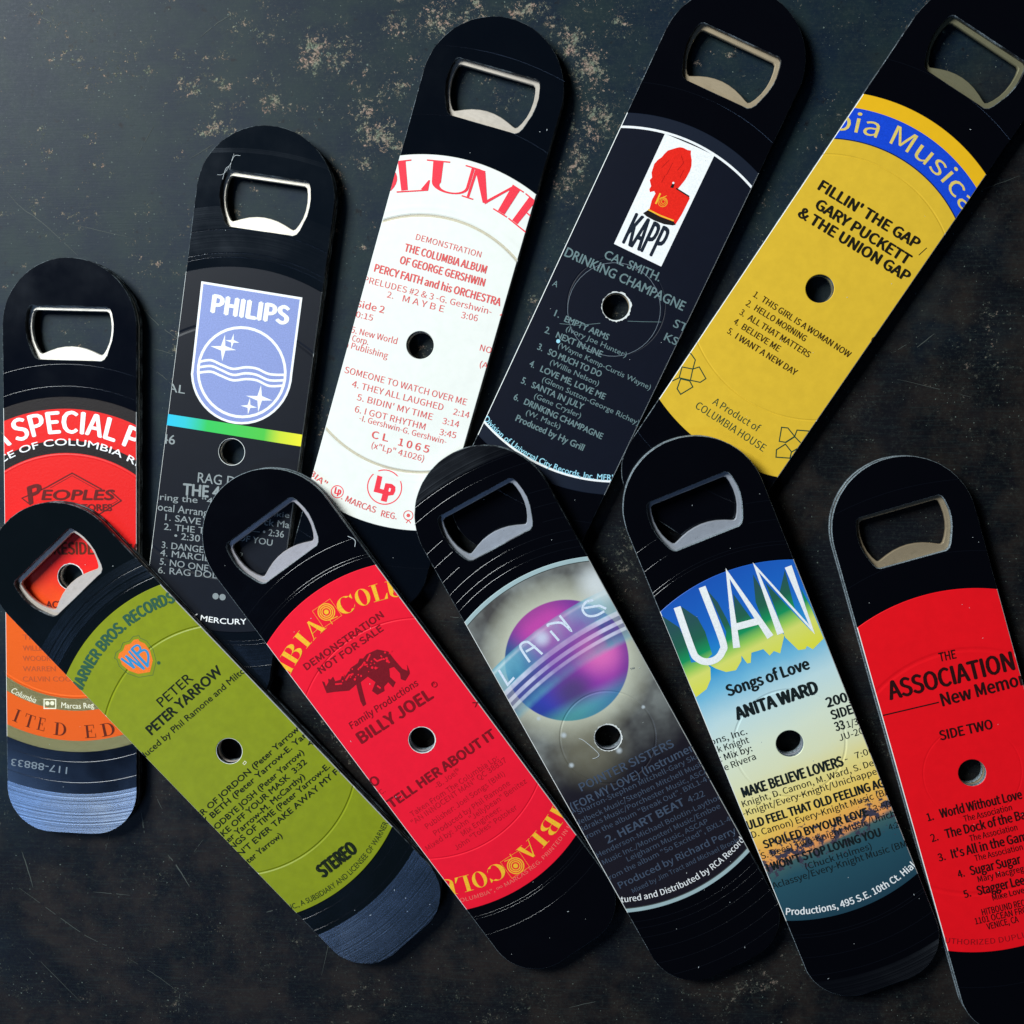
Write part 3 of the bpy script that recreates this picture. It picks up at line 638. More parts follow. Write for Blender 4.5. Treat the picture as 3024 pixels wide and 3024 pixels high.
  ['p', 'hat_panel', 'redk', [[-3.36, 43.41], [-2.57, 43.97], [-1.62, 44.19], [-0.52, 44.11], [0.42, 44.36], [0.77, 43.49], [1.68, 42.19], [2.28, 40.74], [2.45, 39.44], [2.32, 37.15], [1.8, 34.95], [1.55, 34.01], [5.15, 33.5], [5.46, 33.23], [5.36, 28.69], [5.01, 25.76], [1.05, 25.51], [-2.89, 26.32], [-3.34, 28.89], [-3.21, 30.68], [-3.78, 31.11], [-4.66, 30.37], [-5.14, 31.01], [-5.05, 31.92], [-6.08, 33.17], [-5.8, 33.99], [-6.46, 35.07], [-6.78, 37.34], [-6.38, 38.72], [-5.78, 39.68], [-5.54, 40.64], [-5.08, 41.88]]],
  ['s', 'hat_panel', 'redd', 0.16, [[-4.63, 37.28], [-3.7, 39.76]], 0],
  ['s', 'hat_panel', 'redd', 0.16, [[-2.65, 36.11], [-2.56, 39.58]], 0],
  ['s', 'hat_panel', 'redd', 0.16, [[-1.35, 42.19], [0.04, 40.76], [-0.58, 38.42]], 0],
  ['s', 'hat_panel', 'redd', 0.16, [[-2.99, 33.88], [-2.94, 35.98]], 0],
  ['s', 'hat_panel', 'redd', 0.16, [[0.86, 39.07], [0.82, 36.98]], 0],
  ['s', 'hat_panel', 'blk', 0.35, [[1.09, 34.08], [5.14, 33.6]], 0],
  ['p', 'hat_panel', 'blk', [[-3.99, 24.78], [-3.11, 26.05], [0.55, 25.81], [4.3, 26.13], [5.08, 25.61], [4.42, 25.14], [2.25, 24.5], [-0.49, 24.29], [-2.68, 24.41]]],
  ['s', 'hat_panel', 'yel', 0.38, [[-3.18, 26.19], [0.42, 26.09], [4.19, 26.35]], 0],
  ['s', 'hat_panel', 'yel', 0.44, [[-2.08, 31.26], [-1.99, 28.29]], 0],
  ['s', 'hat_panel', 'yel', 0.16, [[-2.0, 29.5], [-0.29, 31.38]], 0],
  ['c', 'hat_panel', 'yel', 0.13, [-0.51, 29.48], 1.2],
  ['c', 'hat_panel', 'yel', 0.13, [-0.48, 29.57], 0.86],
  ['c', 'hat_panel', 'yel', 0.13, [-0.45, 29.65], 0.48],
  ['p', 'hat_panel', 'blk', [[-0.41, 33.67], [-0.31, 34.93], [0.26, 34.84], [0.38, 33.86]]],
  ['c', 'hat_panel', 'wht', 0.0, [-0.15, 35.03], 0.28],
  ['t', 'hat_panel', 'nvy', 'KAPP', -5.78, 15.68, 4.65, 15.7, 8.36, 2, 0, 0],
  ['t', 'lettering', 'tea', 'CAL SMITH.', -8.43, 10.08, 7.49, 10.57, 2.2, 2, 0, 0],
  ['t', 'lettering', 'tea', 'DRINKING CHAMPAGNE', -18.15, 6.24, 16.45, 6.3, 2.43, 2, 0, 0],
  ['t', 'lettering', 'tea', 'A', -17.69, -2.09, -16.28, -2.05, 1.55, 1, 0, 0],
  ['t', 'lettering', 'tea', 'STE', 15.82, 1.53, 21.48, 1.65, 2.13, 1.5, 0, 0],
  ['t', 'lettering', 'tea', 'KS-3', 15.16, -2.61, 21.66, -2.51, 2.03, 1.5, 0, 0],
  ['t', 'lettering', 'tea', '1.', -13.84, -9.1, -12.39, -9.04, 1.7, 2, 0, 0],
  ['t', 'lettering', 'tea', 'EMPTY ARMS', -10.81, -9.25, 1.88, -8.93, 1.6, 2.5, 0, 0],
  ['t', 'lettering', 'tea', '2.', -14.29, -14.11, -12.83, -14.04, 1.71, 2, 0, 0],
  ['t', 'lettering', 'tea', 'NEXT IN-LINE', -11.02, -14.02, 2.22, -13.7, 1.6, 2.5, 0, 0],
  ['t', 'lettering', 'tea', '3.', -14.15, -18.94, -12.69, -18.88, 1.71, 2, 0, 0],
  ['t', 'lettering', 'tea', 'SO MUCH TO DO', -11.09, -18.95, 4.32, -18.53, 1.6, 2.5, 0, 0],
  ['t', 'lettering', 'tea', '4.', -14.23, -23.89, -12.76, -23.83, 1.72, 2, 0, 0],
  ['t', 'lettering', 'tea', 'LOVE ME, LOVE ME', -10.99, -23.9, 7.79, -23.47, 1.61, 2.5, 0, 0],
  ['t', 'lettering', 'tea', '5.', -14.3, -28.85, -12.83, -28.79, 1.72, 2, 0, 0],
  ['t', 'lettering', 'tea', 'SANTA IN JULY', -11.34, -28.71, 3.7, -28.34, 1.61, 2.5, 0, 0],
  ['t', 'lettering', 'tea', '6.', -14.28, -33.67, -12.82, -33.6, 1.72, 2, 0, 0],
  ['t', 'lettering', 'tea', 'DRINKING CHAMPAGNE', -11.23, -33.61, 11.7, -33.3, 1.61, 2.5, 0, 0],
  ['t', 'lettering', 'tea', '(Ivory Joe Hunter)', -9.33, -11.32, 8.11, -10.96, 1.37, 0.8, 0, 0],
  ['t', 'lettering', 'tea', '(Wayne Kemp-Curtis Wayne)', -9.34, -16.1, 17.6, -16.01, 1.37, 0.8, 0, 0],
  ['t', 'lettering', 'tea', '(Willie Nelson)', -9.44, -21.05, 4.74, -20.87, 1.38, 0.8, 0, 0],
  ['t', 'lettering', 'tea', '(Glenn Sutton-George Richey)', -9.39, -26.07, 18.91, -25.74, 1.38, 0.8, 0, 0],
  ['t', 'lettering', 'tea', '(Gene Crysler)', -9.46, -30.92, 4.09, -30.63, 1.38, 0.8, 0, 0],
  ['t', 'lettering', 'tea', '(W. Mack)', -9.56, -35.84, 0.35, -35.61, 1.39, 0.8, 0, 0],
  ['t', 'lettering', 'tea', 'Produced by Hy Grill', -11.4, -38.57, 8.51, -38.2, 1.73, 2.5, 0, 0],
  ['t', 'lettering', 'cyn', 'Division of Universal City Records, Inc. MFR’', -19.48, -42.44, 18.99, -41.44, 1.59, 1.3, 2, 0],
  ['s', 'lettering', 'tea', 0.11, [[4.51, -2.16], [8.09, -0.67], [12.64, 1.35]], 0],
  ['s', 'lettering', 'tea', 0.11, [[-11.54, -10.31], [-6.62, -8.53], [-1.81, -5.69]], 0],
  ['c', 'lettering', 'cyn', 0.0, [-9.9, -14.64], 0.52],
  ['c', 'pressed_line', 'sil', 0.11, [-0.08, -0.97], 12.24],
 ],
 5: [
  ['t', 'curved_title', 'yel5', 'bia Musica', -19.83, 34.5, 19.95, 36.03, 4.82, 0.7, 1, 0],
  ['t', 'lettering', 'bk5', 'FILLIN’ THE GAP', -15.15, 20.63, 14.87, 21.67, 2.65, 4.5, 0, 0],
  ['s', 'lettering', 'bk5', 0.23, [[16.3, 20.74], [16.93, 23.38]], 0],
  ['t', 'lettering', 'bk5', 'GARY PUCKETT', -13.17, 16.34, 15.3, 17.01, 2.66, 4.5, 0, 0],
  ['t', 'lettering', 'bk5', '& THE UNION GAP', -15.67, 12.24, 17.63, 13.41, 2.66, 4.5, 0, 0],
  ['t', 'lettering', 'br5', '1.', -13.5, -11.03, -12.18, -11.04, 1.6, 2, 0, 0],
  ['t', 'lettering', 'br5', 'THIS GIRL IS A WOMAN NOW', -11.05, -10.95, 16.36, -10.71, 1.6, 2.2, 0, 0],
  ['t', 'lettering', 'br5', '2.', -13.83, -13.97, -12.5, -13.98, 1.6, 2, 0, 0],
  ['t', 'lettering', 'br5', 'HELLO MORNING', -11.28, -13.83, 4.42, -13.49, 1.6, 2.2, 0, 0],
  ['t', 'lettering', 'br5', '3.', -13.89, -16.79, -12.56, -16.79, 1.6, 2, 0, 0],
  ['t', 'lettering', 'br5', 'ALL THAT MATTERS', -11.34, -16.78, 7.66, -16.39, 1.6, 2.2, 0, 0],
  ['t', 'lettering', 'br5', '4.', -13.84, -19.58, -12.51, -19.59, 1.6, 2, 0, 0],
  ['t', 'lettering', 'br5', 'BELIEVE ME', -11.27, -19.66, 0.24, -19.39, 1.6, 2.2, 0, 0],
  ['t', 'lettering', 'br5', '5.', -13.85, -22.55, -12.52, -22.56, 1.61, 2, 0, 0],
  ['t', 'lettering', 'br5', 'I WANT A NEW DAY', -11.25, -22.61, 7.43, -22.14, 1.61, 2.2, 0, 0],
  ['t', 'lettering', 'gr5', 'A Product of', -6.6, -40.01, 7.62, -39.73, 1.92, 0.7, 0, 0],
  ['t', 'lettering', 'gr5', 'COLUMBIA HOUSE', -9.77, -43.41, 11.72, -43.25, 2.0, 0.7, 0, 0],
  ['t', 'lettering', 'br5', 'C', 18.54, -4.07, 19.7, -3.97, 1.45, 1, 0, 0],
  ['s', 'flower_mark', 'gr5', 0.29, [[-18.55, -36.35], [-15.86, -35.26], [-14.73, -38.05], [-17.57, -39.11]], 1],
  ['s', 'flower_mark', 'gr5', 0.29, [[-15.86, -35.26], [-14.76, -33.88], [-11.59, -35.46], [-12.27, -37.09], [-14.73, -38.05]], 0],
  ['s', 'flower_mark', 'gr5', 0.3, [[-17.1, -39.15], [-14.78, -38.3], [-13.22, -39.17], [-14.82, -42.52], [-16.42, -41.8]], 1],
  ['s', 'flower_mark', 'gr5', 0.29, [[-19.22, -32.4], [-18.46, -32.21], [-16.65, -32.92], [-15.86, -35.26]], 0],
  ['s', 'flower_mark', 'gr5', 0.3, [[-17.57, -39.11], [-18.64, -40.83]], 0],
  ['s', 'flower_mark', 'gr5', 0.29, [[12.18, -35.18], [13.66, -34.43], [16.38, -35.29], [15.25, -37.9], [13.76, -38.57]], 1],
  ['s', 'flower_mark', 'gr5', 0.29, [[16.38, -35.29], [15.96, -33.58], [18.7, -32.08]], 0],
  ['s', 'flower_mark', 'gr5', 0.3, [[15.31, -37.99], [16.43, -35.35], [18.61, -35.82]], 0],
  ['s', 'flower_mark', 'gr5', 0.29, [[15.52, -38.3], [17.99, -39.11], [18.63, -40.69], [15.43, -42.5], [14.41, -40.81]], 1],
  ['s', 'flower_mark', 'gr5', 0.3, [[18.03, -39.17], [18.75, -37.63]], 0],
 ],
 6: [
  ['t', 'curved_title', 'dg6', 'WARNER BROS. RECORDS', -20.6, 40.44, 18.18, 39.03, 3.08, 4.5, 1, 0],
  ['s', 'shield_emblem', 'dg6', 0.11, [[-0.63, 29.81], [2.83, 31.96], [4.48, 34.84], [4.87, 37.83], [4.1, 39.58], [4.34, 40.33], [2.99, 41.22], [1.27, 41.02], [-0.42, 41.91], [-2.15, 41.06], [-3.87, 41.3], [-5.26, 40.45], [-5.04, 39.68], [-5.87, 37.94], [-5.58, 34.93], [-4.03, 32.02]], 1],
  ['p', 'shield_emblem', 'org', [[-0.61, 30.96], [2.28, 32.76], [3.65, 35.16], [3.98, 37.66], [3.34, 39.12], [3.54, 39.75], [2.41, 40.49], [0.98, 40.33], [-0.44, 41.07], [-1.88, 40.36], [-3.31, 40.56], [-4.47, 39.84], [-4.29, 39.2], [-4.99, 37.75], [-4.75, 35.24], [-3.45, 32.81]]],
  ['s', 'shield_emblem', 'blu', 0.71, [[-3.91, 39.2], [-3.03, 34.63]], 0],
  ['s', 'shield_emblem', 'blu', 0.6, [[-3.03, 34.63], [-2.39, 38.63]], 0],
  ['s', 'shield_emblem', 'blu', 0.71, [[-2.48, 38.91], [-1.25, 32.61]], 0],
  ['s', 'shield_emblem', 'blu', 0.6, [[-1.16, 32.61], [-0.85, 39.16]], 0],
  ['s', 'shield_emblem', 'blu', 0.81, [[0.2, 39.24], [0.08, 32.32]], 0],
  ['s', 'shield_emblem', 'blu', 0.6, [[0.19, 39.06], [1.81, 38.86], [2.28, 38.13], [1.78, 37.22], [0.16, 37.06]], 0],
  ['s', 'shield_emblem', 'blu', 0.65, [[0.16, 36.97], [2.25, 36.67], [2.81, 35.67], [2.02, 34.22], [0.09, 32.69]], 0],
  ['c', 'shield_emblem', 'dg6', 0.0, [3.02, 31.14], 0.49],
  ['t', 'lettering', 'bk6', 'PETER', -5.17, 21.51, 7.05, 21.18, 2.74, 0.8, 0, 0],
  ['t', 'lettering', 'bk6', 'PETER YARROW', -13.07, 17.91, 14.58, 17.04, 2.75, 3.2, 0, 0],
  ['t', 'lettering', 'bk6', 'duced by Phil Ramone and Milton', -19.68, 14.56, 20.71, 12.92, 1.77, 1.6, 0, 0],
  ['t', 'lettering', 'bk6', 'RIVER OF JORDON (Peter Yarrow)', -24.19, -8.15, 19.67, -8.92, 1.62, 2.6, 0, 0],
  ['t', 'lettering', 'bk6', 'LY BETH (Peter Yarrow-E. Yarr', -21.51, -10.55, 20.59, -11.63, 1.62, 2.6, 0, 0],
  ['t', 'lettering', 'bk6', 'GOODBYE JOSH (Peter Yarrow)', -22.86, -13.73, 15.3, -14.55, 1.62, 2.6, 0, 0],
  ['t', 'lettering', 'bk6', '4:', 17.46, -14.18, 20.09, -14.68, 1.59, 2.6, 0, 0],
  ['t', 'lettering', 'bk6', 'TAKE OFF YOUR MASK  3:32', -22.29, -16.44, 13.93, -17.09, 1.62, 2.6, 0, 0],
  ['t', 'lettering', 'bk6', '(Peter Yarrow-M. McCarthy)', -23.28, -18.58, 10.69, -19.68, 1.62, 2.6, 0, 0],
  ['t', 'lettering', 'bk6', 'SONGS OF TIME (Peter Yarrow-E.', -23.24, -20.81, 17.84, -22.36, 1.62, 2.6, 0, 0],
  ['t', 'lettering', 'bk6', 'CAN’T EVER TAKE AWAY MY FRE', -23.34, -23.75, 21.89, -25.21, 1.62, 2.6, 0, 0],
  ['t', 'lettering', 'bk6', '(Peter Yarrow)', -21.97, -26.63, -5.98, -27.64, 1.62, 2.6, 0, 0],
  ['t', 'lettering', 'bk6', 'STEREO', -6.1, -43.99, 7.15, -44.9, 3.7, 6, 0, 0],
  ['t', 'lettering', 'dk6', 'INC., A SUBSIDIARY AND LICENSEE OF WARNER', -20.13, -43.75, 18.98, -45.06, 1.54, 1, 2, 0],
  ['s', 'lettering', 'cre', 0.16, [[0.43, -5.09], [1.29, -4.95], [1.36, -5.56], [0.47, -5.67]], 1],
 ],
 7: [
  ['g', 'serif_title', 'ye7', 'M', -24.45, 37.27, -17.25, 37.47, 4.7, 'fat', 1, 40.3],
  ['g', 'serif_title', 'ye7', 'B', -16.47, 37.94, -11.43, 39.34, 4.69, 'fat', 1, 40.3],
  ['g', 'serif_title', 'ye7', 'I', -11.03, 39.47, -8.0, 40.01, 4.68, 'fat', 1, 40.3],
  ['g', 'serif_title', 'ye7', 'A', -7.85, 40.21, -2.59, 40.34, 4.67, 'fat', 1, 40.3],
  ['g', 'serif_title', 'ye7', 'C', 2.89, 41.2, 8.06, 40.47, 4.64, 'fat', 1, 40.3],
  ['g', 'serif_title', 'ye7', 'O', 8.2, 40.26, 12.25, 39.26, 4.63, 'fat', 1, 40.3],
  ['g', 'serif_title', 'ye7', 'L', 12.45, 39.12, 16.59, 37.46, 4.62, 'fat', 1, 40.3],
  ['g', 'serif_title', 'ye7', 'U', 16.48, 37.71, 20.94, 35.7, 4.61, 'fat', 1, 40.3],
  ['s', 'eye_emblem', 'ye7', 0.08, [[-2.94, 46.26], [3.02, 46.16], [2.91, 40.59], [-3.18, 40.76]], 1],
  ['c', 'eye_emblem', 'ye7', 0.29, [0.05, 43.83], 2.27],
  ['c', 'eye_emblem', 'ye7', 0.29, [0.05, 43.83], 1.74],
  ['c', 'eye_emblem', 'ye7', 0.29, [0.05, 43.83], 1.21],
  ['c', 'eye_emblem', 'ye7', 0.0, [0.05, 43.83], 0.68],
  ['s', 'eye_emblem', 'ye7', 0.19, [[-0.89, 41.63], [1.86, 41.04]], 0],
  ['s', 'eye_emblem', 'ye7', 0.19, [[-0.49, 41.53], [-0.63, 40.14]], 0],
  ['g', 'serif_title', 'ye7', 'M', 24.45, -37.27, 17.25, -37.47, 4.7, 'fat', 1, 40.3],
  ['g', 'serif_title', 'ye7', 'B', 16.47, -37.94, 11.43, -39.34, 4.69, 'fat', 1, 40.3],
  ['g', 'serif_title', 'ye7', 'I', 11.03, -39.47, 8.0, -40.01, 4.68, 'fat', 1, 40.3],
  ['g', 'serif_title', 'ye7', 'A', 7.85, -40.21, 2.59, -40.34, 4.67, 'fat', 1, 40.3],
  ['g', 'serif_title', 'ye7', 'C', -2.89, -41.2, -8.06, -40.47, 4.64, 'fat', 1, 40.3],
  ['g', 'serif_title', 'ye7', 'O', -8.2, -40.26, -12.25, -39.26, 4.63, 'fat', 1, 40.3],
  ['g', 'serif_title', 'ye7', 'L', -12.45, -39.12, -16.59, -37.46, 4.62, 'fat', 1, 40.3],
  ['g', 'serif_title', 'ye7', 'U', -16.48, -37.71, -20.94, -35.7, 4.61, 'fat', 1, 40.3],
  ['s', 'eye_emblem', 'ye7', 0.08, [[2.94, -46.26], [-3.02, -46.16], [-2.91, -40.59], [3.18, -40.76]], 1],
  ['c', 'eye_emblem', 'ye7', 0.29, [-0.05, -43.83], 2.27],
  ['c', 'eye_emblem', 'ye7', 0.29, [-0.05, -43.83], 1.74],
  ['c', 'eye_emblem', 'ye7', 0.29, [-0.05, -43.83], 1.21],
  ['c', 'eye_emblem', 'ye7', 0.0, [-0.05, -43.83], 0.68],
  ['s', 'eye_emblem', 'ye7', 0.19, [[0.89, -41.63], [-1.86, -41.04]], 0],
  ['s', 'eye_emblem', 'ye7', 0.19, [[0.49, -41.53], [0.63, -40.14]], 0],
  ['t', 'lettering', 'dr7', 'DEMONSTRATION', -14.24, 34.06, 12.22, 33.63, 1.86, 3, 0, 0],
  ['t', 'lettering', 'dr7', 'NOT FOR SALE', -11.6, 31.04, 9.91, 30.7, 1.86, 3, 0, 0],
  ['p', 'bull_drawing', 'br7', [[-12.6, 29.16], [-12.17, 28.67], [-12.62, 27.36], [-11.28, 27.92], [-10.77, 28.76], [-10.32, 28.14], [-9.31, 28.44], [-9.63, 27.05], [-8.07, 26.54], [-7.01, 27.3], [-6.98, 26.37], [-3.8, 27.54], [-1.4, 27.51], [-0.27, 28.21], [0.51, 27.65], [2.03, 28.07], [5.18, 27.44], [7.26, 25.24], [7.34, 21.89], [7.56, 19.22], [8.36, 17.87], [9.3, 19.3], [8.83, 17.54], [8.37, 16.84], [6.22, 15.97], [5.5, 17.02], [6.27, 18.46], [6.01, 20.92], [4.66, 21.28], [3.41, 19.29], [3.82, 17.19], [2.35, 16.43], [2.13, 18.39], [0.42, 18.04], [-0.13, 16.99], [-2.43, 17.3], [-2.97, 19.0], [-0.7, 20.41], [-1.53, 22.92], [-4.05, 22.79], [-5.17, 20.26], [-6.49, 16.98], [-7.55, 16.94], [-7.31, 18.46], [-6.34, 20.8], [-5.4, 23.02], [-8.04, 22.73], [-11.41, 24.7], [-13.52, 25.77], [-13.19, 27.17]]],
  ['s', 'bull_drawing', 'rd7', 0.44, [[-7.11, 25.56], [-5.44, 26.18], [-4.21, 25.79]], 0],
  ['s', 'bull_drawing', 'rd7', 0.44, [[-2.58, 25.95], [-0.52, 26.28], [0.47, 25.58]], 0],
  ['s', 'bull_drawing', 'rd7', 0.44, [[2.87, 25.97], [3.22, 24.83], [4.75, 24.46]], 0],
  ['s', 'bull_drawing', 'rd7', 0.44, [[2.82, 27.51], [0.86, 26.5]], 0],
  ['s', 'bull_drawing', 'rd7', 0.44, [[5.77, 24.21], [5.67, 22.48]], 0],
  ['s', 'bull_drawing', 'rd7', 0.44, [[-10.14, 26.38], [-8.44, 25.42]], 0],
  ['s', 'bull_drawing', 'rd7', 0.44, [[-0.9, 19.34], [-0.55, 18.19]], 0],
  ['c', 'bull_drawing', 'rd7', 0.0, [-3.69, 27.01], 0.24],
  ['c', 'bull_drawing', 'rd7', 0.0, [-4.88, 27.31], 0.24],
  ['c', 'bull_drawing', 'rd7', 0.0, [5.43, 23.27], 0.33],
  ['c', 'bull_drawing', 'rd7', 0.0, [-4.89, 25.75], 0.21],
  ['c', 'bull_drawing', 'rd7', 0.0, [-4.7, 27.15], 0.2],
  ['c', 'bull_drawing', 'rd7', 0.0, [5.52, 23.16], 0.34],
  ['c', 'bull_drawing', 'rd7', 0.0, [4.95, 25.36], 0.22],
  ['c', 'bull_drawing', 'rd7', 0.0, [1.03, 24.18], 0.35],
  ['c', 'bull_drawing', 'rd7', 0.0, [6.43, 25.48], 0.29],
  ['c', 'bull_drawing', 'rd7', 0.0, [2.24, 24.74], 0.19],
  ['c', 'bull_drawing', 'rd7', 0.0, [0.06, 26.46], 0.37],
  ['c', 'bull_drawing', 'rd7', 0.0, [5.17, 24.15], 0.22],
  ['c', 'bull_drawing', 'rd7', 0.0, [5.8, 23.97], 0.36],
  ['c', 'bull_drawing', 'rd7', 0.0, [4.99, 24.3], 0.25],
  ['c', 'bull_drawing', 'rd7', 0.0, [1.26, 25.14], 0.19],
  ['c', 'bull_drawing', 'rd7', 0.0, [-4.2, 24.73], 0.16],
  ['c', 'bull_drawing', 'rd7', 0.0, [-7.85, 25.91], 0.21],
  ['c', 'bull_drawing', 'rd7', 0.0, [0.17, 25.18], 0.23],
  ['c', 'bull_drawing', 'rd7', 0.0, [8.01, 24.87], 0.24],
  ['c', 'bull_drawing', 'rd7', 0.0, [-5.41, 25.51], 0.21],
  ['c', 'bull_drawing', 'rd7', 0.0, [-3.26, 24.8], 0.22],
  ['c', 'bull_drawing', 'rd7', 0.0, [-0.43, 23.83], 0.17],
  ['c', 'bull_drawing', 'rd7', 0.0, [-6.72, 27.06], 0.33],
  ['c', 'bull_drawing', 'rd7', 0.0, [1.95, 25.68], 0.23],
  ['c', 'bull_drawing', 'rd7', 0.0, [-5.41, 26.09], 0.16],
  ['c', 'bull_drawing', 'rd7', 0.0, [1.77, 23.52], 0.38],
  ['c', 'bull_drawing', 'rd7', 0.0, [2.21, 23.24], 0.15],
  ['c', 'bull_drawing', 'rd7', 0.0, [-4.8, 24.31], 0.34],
  ['c', 'bull_drawing', 'rd7', 0.0, [-2.84, 24.08], 0.3],
  ['c', 'bull_drawing', 'rd7', 0.0, [5.0, 25.02], 0.19],
  ['c', 'bull_drawing', 'rd7', 0.0, [-0.5, 26.4], 0.24],
  ['c', 'bull_drawing', 'rd7', 0.0, [7.16, 24.55], 0.15],
  ['c', 'bull_drawing', 'rd7', 0.0, [-6.85, 27.28], 0.34],
  ['c', 'bull_drawing', 'rd7', 0.0, [-2.12, 26.14], 0.17],
  ['t', 'lettering', 'dr7', 'Family Productions', -13.99, 13.63, 8.57, 12.92, 1.87, 2, 0, 0.1],
  ['t', 'lettering', 'dr7', 'BILLY JOEL', -14.32, 8.75, 9.98, 7.71, 3.15, 4.5, 0, 0],
  ['c', 'lettering', 'dr7', 0.15, [12.11, 10.59], 0.73],
  ['t', 'lettering', 'dr7', 'R', 11.6, 10.47, 12.44, 10.47, 0.68, 1, 0, 0],
  ['t', 'lettering', 'dr7', 'TELL HER ABOUT IT', -18.64, -10.81, 17.51, -11.0, 2.58, 4.5, 0, 0],
  ['t', 'small_print', 'fr7', '-B. Joel®', -4.86, -13.51, 3.34, -13.42, 1.48, 0.8, 0, 0],
  ['t', 'small_print', 'fr7', 'Taken From The Columbia Lp:', -15.22, -16.03, 14.02, -16.58, 1.49, 0.8, 0, 0],
  ['t', 'small_print', 'fr7', '“AN INNOCENT MAN” QC 38837', -16.44, -18.07, 15.56, -18.39, 1.49, 0.8, 0, 0],
  ['t', 'small_print', 'fr7', 'Publisher: Joel Songs (BMI)', -13.9, -21.2, 12.88, -21.23, 1.49, 0.8, 0, 0],
  ['t', 'small_print', 'fr7', 'Produced by Phil Ramone', -13.16, -24.05, 12.54, -24.15, 1.49, 0.8, 0, 0],
  ['t', 'small_print', 'fr7', 'Mixed by: John “Jellybean” Benitez', -17.55, -26.35, 16.57, -26.38, 1.49, 0.8, 0, 0],
  ['t', 'small_print', 'fr7', 'Mix Engineer:', -6.94, -28.59, 6.12, -28.67, 1.48, 0.8, 0, 0],
  ['t', 'small_print', 'fr7', 'John “Tokes” Potoker', -10.92, -30.86, 10.0, -30.9, 1.49, 0.8, 0, 0],
  ['t', 'lettering', 'dr7', 'O', -19.22, -3.04, -16.39, -3.08, 2.57, 4, 0, 0],
  ['t', 'lettering', 'fr7', 'NC.', -19.82, -5.87, -17.0, -6.01, 1.39, 1, 0, 0],
  ['t', 'lettering', 'dr7', 'X', 17.25, -1.05, 19.88, -1.11, 1.46, 2, 0, 0],
  ['t', 'small_print', 'or7', '“COLUMBIA”, ∞ MARCAS REG. PRINTED IN U.S', -20.64, -42.21, 21.38, -42.96, 1.12, 0.6, 2, 0],
 ],
 8: [
  ['s', 'planet_lettering', 'lt8', 0.64, [[-17.03, 30.38], [-16.89, 25.67], [-14.34, 26.63]], 0],
  ['s', 'planet_lettering', 'lt8', 0.64, [[-8.57, 28.35], [-8.88, 32.74], [-8.08, 33.85], [-6.52, 33.59], [-5.76, 32.22], [-4.5, 28.67]], 0],
  ['s', 'planet_lettering', 'lt8', 0.64, [[-8.12, 31.38], [-5.05, 31.45]], 0],
  ['s', 'planet_lettering', 'lt8', 0.63, [[1.22, 29.81], [0.47, 33.27]], 0],
  ['s', 'planet_lettering', 'lt8', 0.63, [[0.6, 34.54], [0.89, 35.07], [4.14, 33.78], [5.42, 30.62], [4.67, 35.78]], 0],
  ['s', 'planet_lettering', 'lt8', 0.63, [[14.63, 35.17], [12.66, 35.66], [10.89, 34.34], [11.19, 32.27], [13.21, 31.18], [15.79, 31.12]], 0],
  ['s', 'planet_lettering', 'lt8', 0.63, [[11.42, 34.43], [15.35, 33.07], [16.55, 31.48]], 0],
  ['t', 'lettering', 'tx8', 'TM', 14.28, 13.63, 15.45, 13.39, 0.53, 1, 0, 0],
  ['t', 'lettering', 'tx8', 'POINTER SISTERS', -13.44, -9.94, 14.86, -10.57, 2.26, 2.2, 0, 0],
  ['t', 'lettering', 'tx8', '(FOR MY LOVE) (Instrumenta', -18.24, -13.72, 22.36, -14.13, 2.2, 2, 0, 0],
  ['t', 'lettering', 'tx8', '(* Sharron-Stephen Mitchell-Gary Ska', -19.58, -15.21, 19.33, -16.47, 1.4, 0.8, 0, 0],
  ['t', 'lettering', 'tx8', 'Welbeck Music/Stephen Mitchell Music', -19.69, -17.9, 19.64, -18.92, 1.4, 0.8, 0, 0],
  ['t', 'lettering', 'tx8', 'hidraks Music/Porchester Music, ASCA', -19.79, -19.97, 19.6, -21.27, 1.39, 0.8, 0, 0],
  ['t', 'lettering', 'tx8', 'From the album “Break Out”. BXL1-47', -19.54, -22.51, 19.31, -23.32, 1.4, 0.8, 0, 0],
  ['t', 'lettering', 'tx8', '2. HEART BEAT', -14.21, -26.28, 9.76, -26.36, 2.13, 3, 0, 0],
  ['t', 'lettering', 'tx8', '4:22', 10.87, -26.39, 15.62, -26.68, 1.75, 1.2, 0, 0],
  ['t', 'lettering', 'tx8', 't Henderson-Michael Bolotin-Laython', -19.92, -28.51, 19.32, -29.38, 1.4, 0.8, 0, 0],
  ['t', 'lettering', 'tx8', 'Music Inc./Monosteri Music/Emboe', -18.06, -31.14, 17.77, -31.57, 1.4, 0.8, 0, 0],
  ['t', 'lettering', 'tx8', 'Leigharm Music, ASCAP', -11.71, -33.39, 12.87, -33.86, 1.4, 0.8, 0, 0],
  ['t', 'lettering', 'tx8', 'From the album “So Excited”, BXL1-47', -19.65, -35.76, 19.79, -36.11, 1.4, 0.8, 0, 0],
  ['t', 'lettering', 'tx8', 'Produced by Richard Perry', -17.31, -39.24, 18.32, -39.83, 1.85, 1.8, 0, 0],
  ['t', 'lettering', 'tx8', 'Mixed by Jim Tract and Michael Brooks', -14.72, -42.04, 18.32, -42.35, 1.33, 0.8, 0, 0],
  ['t', 'lettering', 'wht', 'actured and Distributed by RCA Records', -20.98, -41.47, 20.43, -42.53, 1.71, 1.2, 2, 0],
 ],
 9: [
